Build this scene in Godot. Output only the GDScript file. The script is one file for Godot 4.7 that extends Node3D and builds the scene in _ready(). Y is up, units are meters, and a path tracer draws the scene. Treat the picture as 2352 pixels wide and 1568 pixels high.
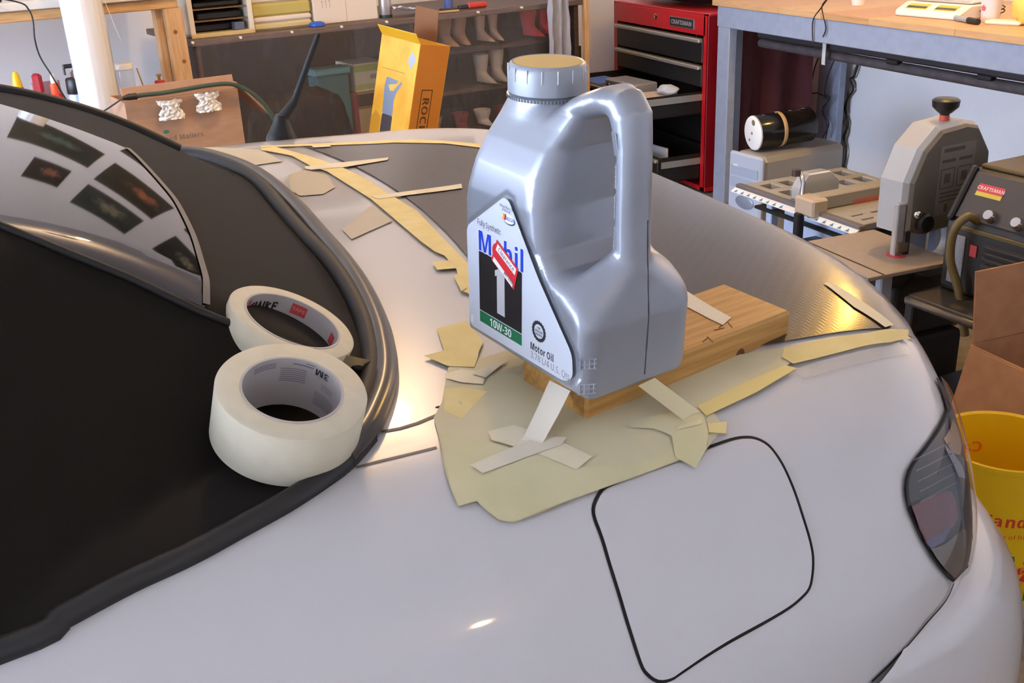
extends Node3D
# A white soft-top car in a garage: motor oil jug and masking-tape rolls on its rear deck, work benches behind.

class Geo:
	var v := PackedVector3Array()
	var n := PackedVector3Array()
	var u := PackedVector2Array()
	var x := Transform3D()
	func tri(a: Vector3, b: Vector3, c: Vector3, na: Vector3, nb: Vector3, nc: Vector3, ua := Vector2(), ub := Vector2(), uc := Vector2()) -> void:
		a = x * a; b = x * b; c = x * c
		na = (x.basis * na).normalized(); nb = (x.basis * nb).normalized(); nc = (x.basis * nc).normalized()
		if (c - a).cross(b - a).dot(na + nb + nc) < 0.0:
			v.append_array([a, c, b]); n.append_array([na, nc, nb]); u.append_array([ua, uc, ub])
		else:
			v.append_array([a, b, c]); n.append_array([na, nb, nc]); u.append_array([ua, ub, uc])
	func face(p: Array, out: Vector3) -> void:
		var w: Vector3 = (p[1] - p[0]).cross(p[2] - p[0])
		if p.size() > 3 and w.length() < 1e-9: w = (p[2] - p[0]).cross(p[3] - p[0])
		w = w.normalized()
		if w.dot(out) < 0: w = -w
		for i in range(1, p.size() - 1): tri(p[0], p[i], p[i + 1], w, w, w)
	func quad(a: Vector3, b: Vector3, c: Vector3, d: Vector3, out: Vector3) -> void:   # with texture coordinates 0..1
		var w := (b - a).cross(c - a).normalized()
		if w.dot(out) < 0: w = -w
		tri(a, b, c, w, w, w, Vector2(0, 1), Vector2(1, 1), Vector2(1, 0))
		tri(a, c, d, w, w, w, Vector2(0, 1), Vector2(1, 0), Vector2(0, 0))
	func box(c: Vector3, s: Vector3, b := 0.0) -> void:   # a box with chamfered edges
		b = minf(b, minf(s.x, minf(s.y, s.z)) * 0.45)
		var h := s / 2
		var at := func(i: int, sx: int, sy: int, sz: int) -> Vector3:
			var q := Vector3(h.x - (0.0 if i == 0 else b), h.y - (0.0 if i == 1 else b), h.z - (0.0 if i == 2 else b))
			return c + Vector3(sx * q.x, sy * q.y, sz * q.z)
		for i in 3:
			for s1 in [-1, 1]:
				var p := []
				for k in [[-1, -1], [1, -1], [1, 1], [-1, 1]]:
					var g := [0, 0, 0]
					g[i] = s1; g[(i + 1) % 3] = k[0]; g[(i + 2) % 3] = k[1]
					p.append(at.call(i, g[0], g[1], g[2]))
				var o := Vector3(); o[i] = s1
				face(p, o)
		if b <= 0: return
		for i in 3:
			var j := (i + 1) % 3
			var k := (i + 2) % 3
			for s1 in [-1, 1]:
				for s2 in [-1, 1]:
					var p := []
					for q in [[j, -1], [j, 1], [k, 1], [k, -1]]:
						var g := [0, 0, 0]
						g[j] = s1; g[k] = s2; g[i] = q[1]
						p.append(at.call(q[0], g[0], g[1], g[2]))
					var o := Vector3(); o[j] = s1; o[k] = s2
					face(p, o)
		for sx in [-1, 1]:
			for sy in [-1, 1]:
				for sz in [-1, 1]:
					face([at.call(0, sx, sy, sz), at.call(1, sx, sy, sz), at.call(2, sx, sy, sz)], Vector3(sx, sy, sz))
	func prism(poly: PackedVector2Array, z0: float, z1: float, b := 0.0, smooth := false) -> void:   # an outline in x, y extruded along z
		if Geometry2D.is_polygon_clockwise(poly):
			poly = poly.duplicate(); poly.reverse()
		var m := poly.size()
		var e := []
		for i in m:
			var d: Vector2 = (poly[(i + 1) % m] - poly[i]).normalized()
			e.append(Vector2(d.y, -d.x))
		var ins := PackedVector2Array()
		var vn := []
		for i in m:
			var a: Vector2 = e[(i + m - 1) % m]
			var w: Vector2 = (a + e[i]).normalized()
			vn.append(w)
			ins.append(poly[i] - w * (b / maxf(0.35, w.dot(e[i]))))
		var t := Geometry2D.triangulate_polygon(ins)
		for i in range(0, t.size(), 3):
			for s in 2:
				var z := z0 if s == 0 else z1
				var o := Vector3(0, 0, -1 if s == 0 else 1)
				var q := func(k: int) -> Vector3: return Vector3(ins[t[k]].x, ins[t[k]].y, z)
				tri(q.call(i), q.call(i + 1), q.call(i + 2), o, o, o, ins[t[i]], ins[t[i + 1]], ins[t[i + 2]])
		for i in m:
			var j := (i + 1) % m
			var a: Vector2 = poly[i]
			var c: Vector2 = poly[j]
			var na: Vector2 = vn[i] if smooth and vn[i].dot(e[i]) > 0.75 else e[i]
			var nc: Vector2 = vn[j] if smooth and vn[j].dot(e[i]) > 0.75 else e[i]
			var va := Vector3(na.x, na.y, 0)
			var vc := Vector3(nc.x, nc.y, 0)
			tri(Vector3(a.x, a.y, z0 + b), Vector3(c.x, c.y, z0 + b), Vector3(c.x, c.y, z1 - b), va, vc, vc)
			tri(Vector3(a.x, a.y, z0 + b), Vector3(c.x, c.y, z1 - b), Vector3(a.x, a.y, z1 - b), va, vc, va)
			if b > 0:
				for s in [-1.0, 1.0]:
					var zz: float = z0 if s < 0 else z1
					face([Vector3(a.x, a.y, zz - s * b), Vector3(c.x, c.y, zz - s * b), Vector3(ins[j].x, ins[j].y, zz), Vector3(ins[i].x, ins[i].y, zz)], Vector3(e[i].x, e[i].y, s))
	func sheet(f: Callable, nu: int, nv: int, sgn := 1.0, wrap := false) -> void:   # a smooth surface f(u, v); sgn turns its normals
		var p := []
		for i in nu + 1:
			var r := PackedVector3Array()
			for j in nv + 1: r.append(f.call(float(i) / nu, float(j) / nv))
			p.append(r)
		var q := []
		for i in nu + 1:
			var r := PackedVector3Array()
			for j in nv + 1:
				var i0 := i - 1
				var i1 := i + 1
				if wrap:
					i0 = (i - 1 + nu) % nu
					i1 = (i + 1) % nu
				var du: Vector3 = p[mini(i1, nu)][j] - p[maxi(i0, 0)][j]
				var dv: Vector3 = p[i][mini(j + 1, nv)] - p[i][maxi(j - 1, 0)]
				if du.length() < 1e-7:
					var k := 1 if j == 0 else nv - 1
					du = p[mini(i1, nu)][k] - p[maxi(i0, 0)][k]
				r.append(du.cross(dv).normalized() * sgn)
			q.append(r)
		for i in nu:
			for j in nv:
				var ua := Vector2(float(i) / nu, float(j) / nv)
				var ub := Vector2(float(i + 1) / nu, float(j) / nv)
				var uc := Vector2(float(i + 1) / nu, float(j + 1) / nv)
				var ud := Vector2(float(i) / nu, float(j + 1) / nv)
				tri(p[i][j], p[i + 1][j], p[i + 1][j + 1], q[i][j], q[i + 1][j], q[i + 1][j + 1], ua, ub, uc)
				tri(p[i][j], p[i + 1][j + 1], p[i][j + 1], q[i][j], q[i + 1][j + 1], q[i][j + 1], ua, uc, ud)
	func lathe(pr: Array, segs := 32, a0 := 0.0, a1 := TAU) -> void:   # profile of (radius, height), outside going up
		var m := pr.size()
		for k in m - 1:
			var a: Vector2 = pr[k]
			var b: Vector2 = pr[k + 1]
			if a.distance_to(b) < 1e-7: continue
			var d := (b - a).normalized()
			var e := Vector2(d.y, -d.x)
			var ea := e
			var eb := e
			if k > 0 and a.distance_to(pr[k - 1]) > 1e-7:
				var d0: Vector2 = (a - pr[k - 1]).normalized()
				if d0.dot(d) > 0.7: ea = (e + Vector2(d0.y, -d0.x)).normalized()
			if k < m - 2 and b.distance_to(pr[k + 2]) > 1e-7:
				var d1: Vector2 = (pr[k + 2] - b).normalized()
				if d1.dot(d) > 0.7: eb = (e + Vector2(d1.y, -d1.x)).normalized()
			for i in segs:
				var s := a0 + (a1 - a0) * i / segs
				var t := a0 + (a1 - a0) * (i + 1) / segs
				var cs := Vector3(cos(s), 0, sin(s))
				var ct := Vector3(cos(t), 0, sin(t))
				var up := Vector3.UP
				var p0 := cs * a.x + up * a.y
				var p1 := ct * a.x + up * a.y
				var p2 := ct * b.x + up * b.y
				var p3 := cs * b.x + up * b.y
				var n0 := cs * ea.x + up * ea.y
				var n1 := ct * ea.x + up * ea.y
				var n2 := ct * eb.x + up * eb.y
				var n3 := cs * eb.x + up * eb.y
				if a.x > 1e-6: tri(p0, p1, p2, n0, n1, n2, Vector2(float(i) / segs, 1), Vector2(float(i + 1) / segs, 1), Vector2(float(i + 1) / segs, 0))
				if b.x > 1e-6: tri(p0, p2, p3, n0, n2, n3, Vector2(float(i) / segs, 1), Vector2(float(i + 1) / segs, 0), Vector2(float(i) / segs, 0))
	func tube(pts: Array, r, segs := 8, caps := true) -> void:
		var m := pts.size()
		var side := Vector3()
		var rings := []
		for i in m:
			var t: Vector3 = (pts[mini(i + 1, m - 1)] - pts[maxi(i - 1, 0)]).normalized()
			if side == Vector3(): side = t.cross(Vector3.UP if absf(t.y) < 0.9 else Vector3.RIGHT)
			side = (side - t * side.dot(t)).normalized()
			var up := side.cross(t)
			var ring := []
			var rr: float = r[i] if r is Array else r
			for k in segs: 
				var o := side * cos(TAU * k / segs) + up * sin(TAU * k / segs)
				ring.append([pts[i] + o * rr, o])
			rings.append(ring)
		for i in m - 1:
			for k in segs:
				var l := (k + 1) % segs
				var a = rings[i][k]; var b = rings[i][l]; var c = rings[i + 1][l]; var d = rings[i + 1][k]
				tri(a[0], b[0], c[0], a[1], b[1], c[1])
				tri(a[0], c[0], d[0], a[1], c[1], d[1])
		if caps:
			for s in 2:
				var i := 0 if s == 0 else m - 1
				var o: Vector3 = (pts[0] - pts[1]) if s == 0 else (pts[m - 1] - pts[m - 2])
				face(rings[i].map(func(q): return q[0]), o.normalized())
	func ball(c: Vector3, r: Vector3, seg := 16, bump := 0.0, noise: FastNoiseLite = null) -> void:
		var f := func(a: float, b: float) -> Vector3:
			var d := Vector3(sin(PI * b) * cos(TAU * a), cos(PI * b), sin(PI * b) * sin(TAU * a))
			var k := 1.0 + (bump * noise.get_noise_3dv(d * 60.0) if noise else 0.0)
			return c + d * r * k
		sheet(f, seg, maxi(6, seg / 2), 1.0, true)
	func text(s: String, h: float, at: Transform3D, sx := 1.0, bold := false, warp = null) -> void:   # flat lettering of cap height h, centred on at, facing its +z
		var tm := TextMesh.new()
		var sf := SystemFont.new()
		sf.font_names = PackedStringArray(["Droid Sans"])
		sf.font_weight = 700 if bold else 400
		tm.font = sf; tm.text = s; tm.depth = 0.0; tm.font_size = 32; tm.pixel_size = 0.01; tm.curve_step = 2.0
		var k := h / (32 * 0.01 * 0.715)
		var ar := tm.get_mesh_arrays()
		if ar.size() == 0: return
		var p: PackedVector3Array = ar[Mesh.ARRAY_VERTEX]
		var ix: PackedInt32Array = ar[Mesh.ARRAY_INDEX]
		var lo := Vector3(1e9, 1e9, 0)
		var hi := -lo
		for q in p: lo = lo.min(q); hi = hi.max(q)
		var mid := (lo + hi) / 2
		var map := func(q: Vector3) -> Vector3:
			var w := Vector3((q.x - mid.x) * k * sx, (q.y - mid.y) * k, 0)
			return at * (warp.call(w) if warp else w)
		var o := at.basis.z
		for i in range(0, ix.size(), 3):
			var a: Vector3 = map.call(p[ix[i]])
			var b: Vector3 = map.call(p[ix[i + 1]])
			var c: Vector3 = map.call(p[ix[i + 2]])
			var w := (c - a).cross(b - a).normalized()
			if w == Vector3(): continue
			if warp == null and w.dot(o) < 0: w = -w
			tri(a, b, c, w, w, w)
	func mesh() -> ArrayMesh:
		var a := []
		a.resize(Mesh.ARRAY_MAX)
		a[Mesh.ARRAY_VERTEX] = v; a[Mesh.ARRAY_NORMAL] = n; a[Mesh.ARRAY_TEX_UV] = u
		var m := ArrayMesh.new()
		if v.size(): m.add_surface_from_arrays(Mesh.PRIMITIVE_TRIANGLES, a)
		return m

var taken := {}
func numbered(s: String) -> String:
	if not taken.has(s):
		taken[s] = 0
		return s
	taken[s] += 1
	return "%s_%03d" % [s, taken[s]]
func tag(o: Node3D, label: String, category: String, group := "", kind := "") -> Node3D:
	if label: o.set_meta("label", label)
	if category: o.set_meta("category", category)
	if group: o.set_meta("group", group)
	if kind: o.set_meta("kind", kind)
	return o
func thing(called: String, label: String, category: String, at := Vector3(), turn := 0.0, group := "") -> Node3D:
	var o := Node3D.new()
	o.name = numbered(called); add_child(o, true)
	o.position = at; o.rotation.y = turn
	return tag(o, label, category, group)
func part(root: Node3D, called: String, g: Geo, m: Material, label := "") -> MeshInstance3D:
	var o := MeshInstance3D.new()
	o.name = called; o.mesh = g.mesh(); o.material_override = m
	root.add_child(o, true)
	if label: o.set_meta("label", label)
	return o
func solo(called: String, g: Geo, m: Material, label: String, category: String, at := Vector3(), turn := 0.0, group := "") -> MeshInstance3D:
	var o := part(self, numbered(called), g, m)
	o.position = at; o.rotation.y = turn
	tag(o, label, category, group)
	return o
func structure(called: String, g: Geo, m: Material) -> MeshInstance3D:
	var o := part(self, called, g, m)
	o.set_meta("kind", "structure")
	return o
func copy(o: Node3D, at: Vector3, turn: float, label := "") -> Node3D:
	var c: Node3D = o.duplicate()
	c.name = numbered(String(o.name)); add_child(c, true)
	c.position = at; c.rotation.y = turn
	if label: c.set_meta("label", label)
	return c
func boxg(c: Vector3, s: Vector3, b := 0.002) -> Geo:
	var g := Geo.new(); g.box(c, s, b); return g
func tubeg(p: Array, r, segs := 8) -> Geo:
	var g := Geo.new(); g.tube(p, r, segs); return g
func latheg(p: Array, segs := 32) -> Geo:
	var g := Geo.new(); g.lathe(p, segs); return g
func prismg(p: PackedVector2Array, z0: float, z1: float, b := 0.0, smooth := false) -> Geo:
	var g := Geo.new(); g.prism(p, z0, z1, b, smooth); return g
func textg(s: String, h: float, at: Transform3D, sx := 1.0, bold := false, warp = null) -> Geo:
	var g := Geo.new(); g.text(s, h, at, sx, bold, warp); return g
func smooth_path(p: Array, per := 6) -> Array:
	var c := Curve3D.new()
	for i in p.size():
		var t: Vector3 = (p[mini(i + 1, p.size() - 1)] - p[maxi(i - 1, 0)]) / 6.0
		c.add_point(p[i], -t, t)
	var r := []
	for i in (p.size() - 1) * per + 1: r.append(c.sample(i / per, float(i % per) / per) if i < (p.size() - 1) * per else p[-1])
	return r
func V(a: Array) -> PackedVector2Array:
	var r := PackedVector2Array()
	for i in range(0, a.size(), 2): r.append(Vector2(a[i], a[i + 1]))
	return r
func round_poly(p: PackedVector2Array, r: float, seg := 4) -> PackedVector2Array:
	var q := PackedVector2Array()
	var m := p.size()
	for i in m:
		var a := p[(i + m - 1) % m]
		var b := p[i]
		var c := p[(i + 1) % m]
		var k := minf(r, minf(a.distance_to(b), c.distance_to(b)) * 0.48)
		var s := b + (a - b).normalized() * k
		var e := b + (c - b).normalized() * k
		for j in seg + 1:
			var t := float(j) / seg
			q.append(s.lerp(b, t).lerp(b.lerp(e, t), t))
	return q
func circle(c: Vector2, r: float, n := 24) -> PackedVector2Array:
	var q := PackedVector2Array()
	for i in n: q.append(c + Vector2(cos(TAU * i / n), sin(TAU * i / n)) * r)
	return q
func M(c: Color, rough := 0.6, metal := 0.0, spec := 0.5) -> StandardMaterial3D:
	var m := StandardMaterial3D.new()
	m.albedo_color = c; m.roughness = rough; m.metallic = metal; m.metallic_specular = spec
	return m
func C(r: int, g: int, b: int) -> Color: return Color8(r, g, b)
func noise_tex(freq: float, ramp: Array, size := 256, seed_ := 1, oct := 4, normal := false) -> NoiseTexture2D:
	var f := FastNoiseLite.new()
	f.seed = seed_; f.frequency = freq; f.fractal_octaves = oct; f.noise_type = FastNoiseLite.TYPE_SIMPLEX_SMOOTH
	var t := NoiseTexture2D.new()
	t.width = size; t.height = size; t.seamless = true; t.noise = f
	if normal:
		t.as_normal_map = true; t.bump_strength = 4.0
	if ramp:
		var gr := Gradient.new()
		gr.offsets = PackedFloat32Array(range(ramp.size()).map(func(i): return float(i) / (ramp.size() - 1)))
		gr.colors = PackedColorArray(ramp)
		t.color_ramp = gr
	return t
func mottled(a: Color, b: Color, scale: Vector3, rough := 0.6, seed_ := 1, freq := 0.02, world := false) -> StandardMaterial3D:   # two tones of one material, mixed by noise
	var m := M(Color.WHITE, rough)
	m.albedo_texture = noise_tex(freq, [a, a.lerp(b, 0.5), b], 256, seed_)
	m.uv1_triplanar = true; m.uv1_world_triplanar = world; m.uv1_scale = scale
	return m
func bumpy(m: StandardMaterial3D, cm: float, freq: float, scale: Vector3) -> StandardMaterial3D:
	m.heightmap_enabled = true; m.heightmap_scale = cm
	m.heightmap_texture = noise_tex(freq, [Color.BLACK, Color.WHITE], 256, 9)
	m.uv1_triplanar = true; m.uv1_scale = scale
	return m
func glassy(c: Color, alpha: float, rough := 0.05) -> StandardMaterial3D:
	var m := M(Color(c, alpha), rough)
	m.transparency = BaseMaterial3D.TRANSPARENCY_ALPHA
	return m
func lamp(at: Vector3, c: Color, energy: float, size: float) -> OmniLight3D:
	var l := OmniLight3D.new()
	l.light_color = c; l.light_energy = energy; l.light_size = size; l.omni_range = 12.0; l.omni_attenuation = 2.0; l.shadow_enabled = true
	l.position = at; l.name = numbered("lamp_light"); add_child(l, true)
	return l

# ---- the car's shape: rounded-rectangle loops stacked from the sills to the middle of the deck
const ZC := -1.4
const X0 := 0.2
const ZS := -1.31
var LV := [[0.2,0.8,0.76,4.2],[0.48,0.858,0.78,4.2],[0.58,0.866,0.785,4.2],[0.655,0.864,0.79,4.2],[0.7,0.859,0.803,4.2],[0.745,0.849,0.823,4.4],[0.8,0.83,0.828,4.4],[0.85,0.803,0.82,4.5],[0.886,0.768,0.812,4.5],[0.906,0.73,0.804,4.5],[0.9185,0.69,0.795,4.5],[0.9265,0.63,0.775,4.2],[0.933,0.5,0.69,3.4],[0.9385,0.33,0.53,2.6],[0.942,0.15,0.34,2.1],[0.943,0.0,0.2001,2.0]]
var LVB := [[0.36,0.835,0.89,4.2],[0.48,0.862,0.915,4.2],[0.58,0.872,0.925,4.2],[0.655,0.869,0.915,4.2],[0.7,0.863,0.888,4.2],[0.722,0.856,0.868,4.2],[0.735,0.84,0.835,4.2],[0.738,0.8,0.79,4.2]]
func lev(lv: Array, k: float) -> Array:
	var top := lv.size() - 1
	k = clampf(k, 0, top)
	var i := mini(int(k), top - 1)
	var t := k - i
	var r := []
	for c in 4:
		var p0: float = lv[maxi(i - 1, 0)][c]
		var p1: float = lv[i][c]
		var p2: float = lv[i + 1][c]
		var p3: float = lv[mini(i + 2, top)][c]
		r.append(0.5 * (2 * p1 + (p2 - p0) * t + (2 * p0 - 5 * p1 + 4 * p2 - p3) * t * t + (3 * p1 - p0 - 3 * p2 + p3) * t * t * t))
	return r
func flare(x: float) -> float: return 1.0 + 0.035 * smoothstep(0.5, 0.0, x) if x < 0.5 else 1.0
func rise(x: float, k: float) -> float: return (0.012 * smoothstep(0.42, 0.76, x) + 0.006 * (1.0 - smoothstep(0.25, 0.65, x))) * smoothstep(6.0, 10.0, k)
func outside(k: float, x: float, z: float) -> bool:
	var l := lev(LV, k)
	var w := absf(z - ZC)
	if z < ZC: l[2] -= 0.10 * pow(minf(1, w / 0.7), 2)
	var f := pow(w / (maxf(l[1], 1e-4) * flare(x)), l[3])
	if x > X0: f += pow((x - X0) / maxf(l[2] - X0, 1e-4), l[3])
	return f > 1.0
func body_y(x: float, z: float) -> float:
	var hi := float(LV.size() - 1)
	if not outside(hi, x, z): return lev(LV, hi)[0]
	var lo := hi
	while true:
		lo -= 0.5
		if lo < 0: return 0.3
		if not outside(lo, x, z): break
		hi = lo
	for i in 22:
		var m := (lo + hi) / 2
		if outside(m, x, z): hi = m
		else: lo = m
	return lev(LV, lo)[0] + rise(x, lo)
func body_z(x: float, y: float) -> float:
	var lo := 0.0
	var hi := float(LV.size() - 1)
	for i in 26:
		var m := (lo + hi) / 2
		if lev(LV, m)[0] + rise(x, m) < y: lo = m
		else: hi = m
	var l := lev(LV, lo)
	var f := 1.0
	if x > X0: f = maxf(0.0, 1.0 - pow((x - X0) / (l[2] - X0), l[3]))
	return ZC + l[1] * flare(x) * pow(f, 1.0 / l[3])
func smin(a: float, b: float, k: float) -> float:
	var h := maxf(k - absf(a - b), 0.0) / k
	return minf(a, b) - h * h * k * 0.25
func soft_y(x: float, z: float) -> float:
	var s := absf(z - ZS)
	var rear := 0.936 + (0.238 - x) * 0.655 - 0.10 * pow(maxf(0, x - 0.02), 2) - 0.13 * s * s
	rear = smin(rear, 1.137 - 0.55 * maxf(0.0, -0.95 - x), 0.1)
	return smin(rear, 1.437 - 0.42 * maxf(x, -0.35) - 0.765 * (s + 0.09), 0.018)
func top_map(p: Vector2) -> Vector3: return Vector3(p.x, body_y(p.x, p.y), p.y)
func side_map(p: Vector2) -> Vector3: return Vector3(p.x, p.y, body_z(p.x, p.y))
func soft_map(p: Vector2) -> Vector3: return Vector3(p.x, soft_y(p.x, p.y), p.y)
func roof_map(p: Vector2) -> Vector3: return Vector3(p.x, maxf(soft_y(p.x, p.y), body_y(p.x, p.y) + 0.004), p.y)
func map_normal(f: Callable, p: Vector2, out: Vector3) -> Vector3:
	var e := 0.003
	var a: Vector3 = f.call(p + Vector2(e, 0)) - f.call(p - Vector2(e, 0))
	var b: Vector3 = f.call(p + Vector2(0, e)) - f.call(p - Vector2(0, e))
	var w := a.cross(b).normalized()
	return w if w.dot(out) > 0 else -w
func patch(g: Geo, poly: PackedVector2Array, f: Callable, lift: float, cell := 0.012, wave := 0.0) -> void:   # a thin piece that lies on the surface f
	if Geometry2D.is_polygon_clockwise(poly):
		poly = poly.duplicate(); poly.reverse()
	var out := Vector3(0.15, 0.6, 0.6)
	var r := Rect2(poly[0], Vector2())
	for p in poly: r = r.expand(p)
	var seen := {}
	var nz := FastNoiseLite.new()
	nz.frequency = 14.0
	var at := func(p: Vector2) -> Array:
		var key := Vector2i(p * 40000.0)
		if not seen.has(key):
			var w := map_normal(f, p, out)
			seen[key] = [f.call(p) + w * (lift + wave * (0.5 + nz.get_noise_2dv(p))), w]
		return seen[key]
	for i in int(r.size.x / cell) + 1:
		for j in int(r.size.y / cell) + 1:
			var o := r.position + Vector2(i, j) * cell
			var q := PackedVector2Array([o, o + Vector2(cell, 0), o + Vector2(cell, cell), o + Vector2(0, cell)])
			for piece in Geometry2D.intersect_polygons(q, poly):
				var t := Geometry2D.triangulate_polygon(piece)
				for k in range(0, t.size(), 3):
					var a = at.call(piece[t[k]]); var b = at.call(piece[t[k + 1]]); var c = at.call(piece[t[k + 2]])
					g.tri(a[0], b[0], c[0], a[1], b[1], c[1], piece[t[k]], piece[t[k + 1]], piece[t[k + 2]])
func patchg(poly: PackedVector2Array, f: Callable, lift: float, cell := 0.012, wave := 0.0) -> Geo:
	var g := Geo.new(); patch(g, poly, f, lift, cell, wave); return g
func ribbon(g: Geo, line: PackedVector2Array, width: float, f: Callable, lift: float, closed := false) -> void:   # a narrow strip along a line on the surface f
	var out := Vector3(0.15, 0.6, 0.6)
	var m := line.size()
	var L := []
	for i in m:
		var a := line[(i + m - 1) % m] if closed or i > 0 else line[i]
		var b := line[(i + 1) % m] if closed or i < m - 1 else line[i]
		var w := map_normal(f, line[i], out)
		var p: Vector3 = f.call(line[i]) + w * lift
		var d: Vector3 = (f.call(b) - f.call(a)).normalized()
		var s := w.cross(d).normalized() * width / 2
		L.append([p - s, p + s, w])
	for i in (m if closed else m - 1):
		var a = L[i]; var b = L[(i + 1) % m]
		g.tri(a[0], a[1], b[1], a[2], a[2], b[2])
		g.tri(a[0], b[1], b[0], a[2], b[2], b[2])
func spline2(p: PackedVector2Array, per := 5, closed := false) -> PackedVector2Array:
	var q := PackedVector2Array()
	var m := p.size()
	for i in (m if closed else m - 1):
		var p0 := p[(i + m - 1) % m] if closed or i > 0 else p[i]
		var p1 := p[i]
		var p2 := p[(i + 1) % m]
		var p3 := p[(i + 2) % m] if closed or i < m - 2 else p2
		for k in per: q.append(p1.cubic_interpolate(p2, p0, p3, float(k) / per))
	if not closed: q.append(p[-1])
	return q
func loops(g: Geo, lv: Array, ks: Array, x_front: float, nose: float, only_rear = null) -> void:
	var cols := 96
	var f := func(uu: float, vv: float) -> Vector3:
		var kf := vv * (ks.size() - 1)
		var i := mini(int(kf), ks.size() - 2)
		var k: float = lerpf(ks[i], ks[i + 1], kf - i)
		var l := lev(lv, k)
		var w: float = maxf(l[1], 0.0)
		var t := uu * 2.0 - 1.0   # -1 near front .. 0 rear middle .. 1 far front
		var s := -signf(t)
		if s == 0: s = 1
		var a := absf(t)
		var x := 0.0
		var ww := 0.0
		if a < 0.72:
			var ph := a / 0.72 * PI / 2
			var n: float = l[3]
			if (only_rear != null):
				x = 0
			var rr := pow(pow(absf(cos(ph)), n) + pow(absf(sin(ph)), n), -1.0 / n)
			ww = w * rr * sin(ph)
			if s < 0 and lv == LV: l[2] -= 0.10 * pow(minf(1, ww / 0.7), 2)
			x = X0 + (l[2] - X0) * rr * cos(ph)
			if (only_rear != null):
				var xs: float = only_rear.call(l[0])
				if x < xs:
					x = xs
					ww = w * pow(maxf(0.0, 1.0 - pow(maxf(0.0, (x - X0) / (l[2] - X0)), n)), 1.0 / n)
		else:
			if (only_rear != null):
				x = only_rear.call(l[0])
				ww = w * pow(maxf(0.0, 1.0 - pow(maxf(0.0, (x - X0) / (l[2] - X0)), l[3])), 1.0 / l[3])
			else:
				var b := (a - 0.72) / 0.28
				x = lerpf(X0, x_front, b)
				ww = w * (1.0 - nose * b * b)
		ww *= flare(x)
		var rs := rise(x, k) if lv == LV else 0.0
		return Vector3(x, l[0] + rs - (0.02 * smoothstep(-0.9, x_front, x) if not (only_rear != null) else 0.0), ZC + s * ww)
	g.sheet(f, cols, (ks.size() - 1) * 2, -1.0)
# ---- materials shared by many things
var white_paint: StandardMaterial3D
var tape_mat: StandardMaterial3D
var pale_tape: StandardMaterial3D
var paper_mat: StandardMaterial3D
var black_rubber := M(C(22, 21, 21), 0.55)
var black_plastic := M(C(24, 24, 25), 0.4)
var dark_metal := M(C(70, 70, 72), 0.42, 0.6)
var chrome := M(C(205, 205, 208), 0.15, 1.0)
var grey_metal := M(C(150, 150, 146), 0.4, 0.55)
var white_plastic := M(C(232, 230, 224), 0.4)
var carton_mat: StandardMaterial3D
var pine: StandardMaterial3D
var pine_up: StandardMaterial3D
var dark_wood: StandardMaterial3D
var gap_mat := M(C(12, 12, 13), 0.8)
var ink := M(C(38, 36, 40), 0.7)
const BR := 0.19199   # the back wall's furniture stands turned by 11 degrees
func B3(u: float, y: float, v: float) -> Vector3:
	return Vector3(0.367, 0, -4.293) + Vector3(cos(BR), 0, -sin(BR)) * u + Vector3(sin(BR), 0, cos(BR)) * v + Vector3(0, y, 0)

func _ready() -> void:
	# camera, sky, lamps and exposure
	var cam := Camera3D.new()
	cam.name = "camera"; cam.fov = 36.123; cam.near = 0.05; cam.far = 60
	cam.position = Vector3(0, 1.34, 0)
	cam.rotation = Vector3(deg_to_rad(-22.8), deg_to_rad(-20.6), deg_to_rad(-2.73))
	add_child(cam); cam.current = true
	var we := WorldEnvironment.new()
	we.name = "world"
	var e := Environment.new()
	e.background_mode = Environment.BG_COLOR
	e.background_color = C(212, 226, 255)
	e.background_energy_multiplier = 21.0
	e.tonemap_mode = Environment.TONE_MAPPER_LINEAR
	e.tonemap_exposure = 1.0
	e.sdfgi_enabled = true; e.ssao_enabled = true; e.ssil_enabled = true
	we.environment = e
	add_child(we)
	make_lamps()
	make_materials()
	make_room()
	make_car()
	make_foreground()
	make_back()
	make_right()

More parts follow.
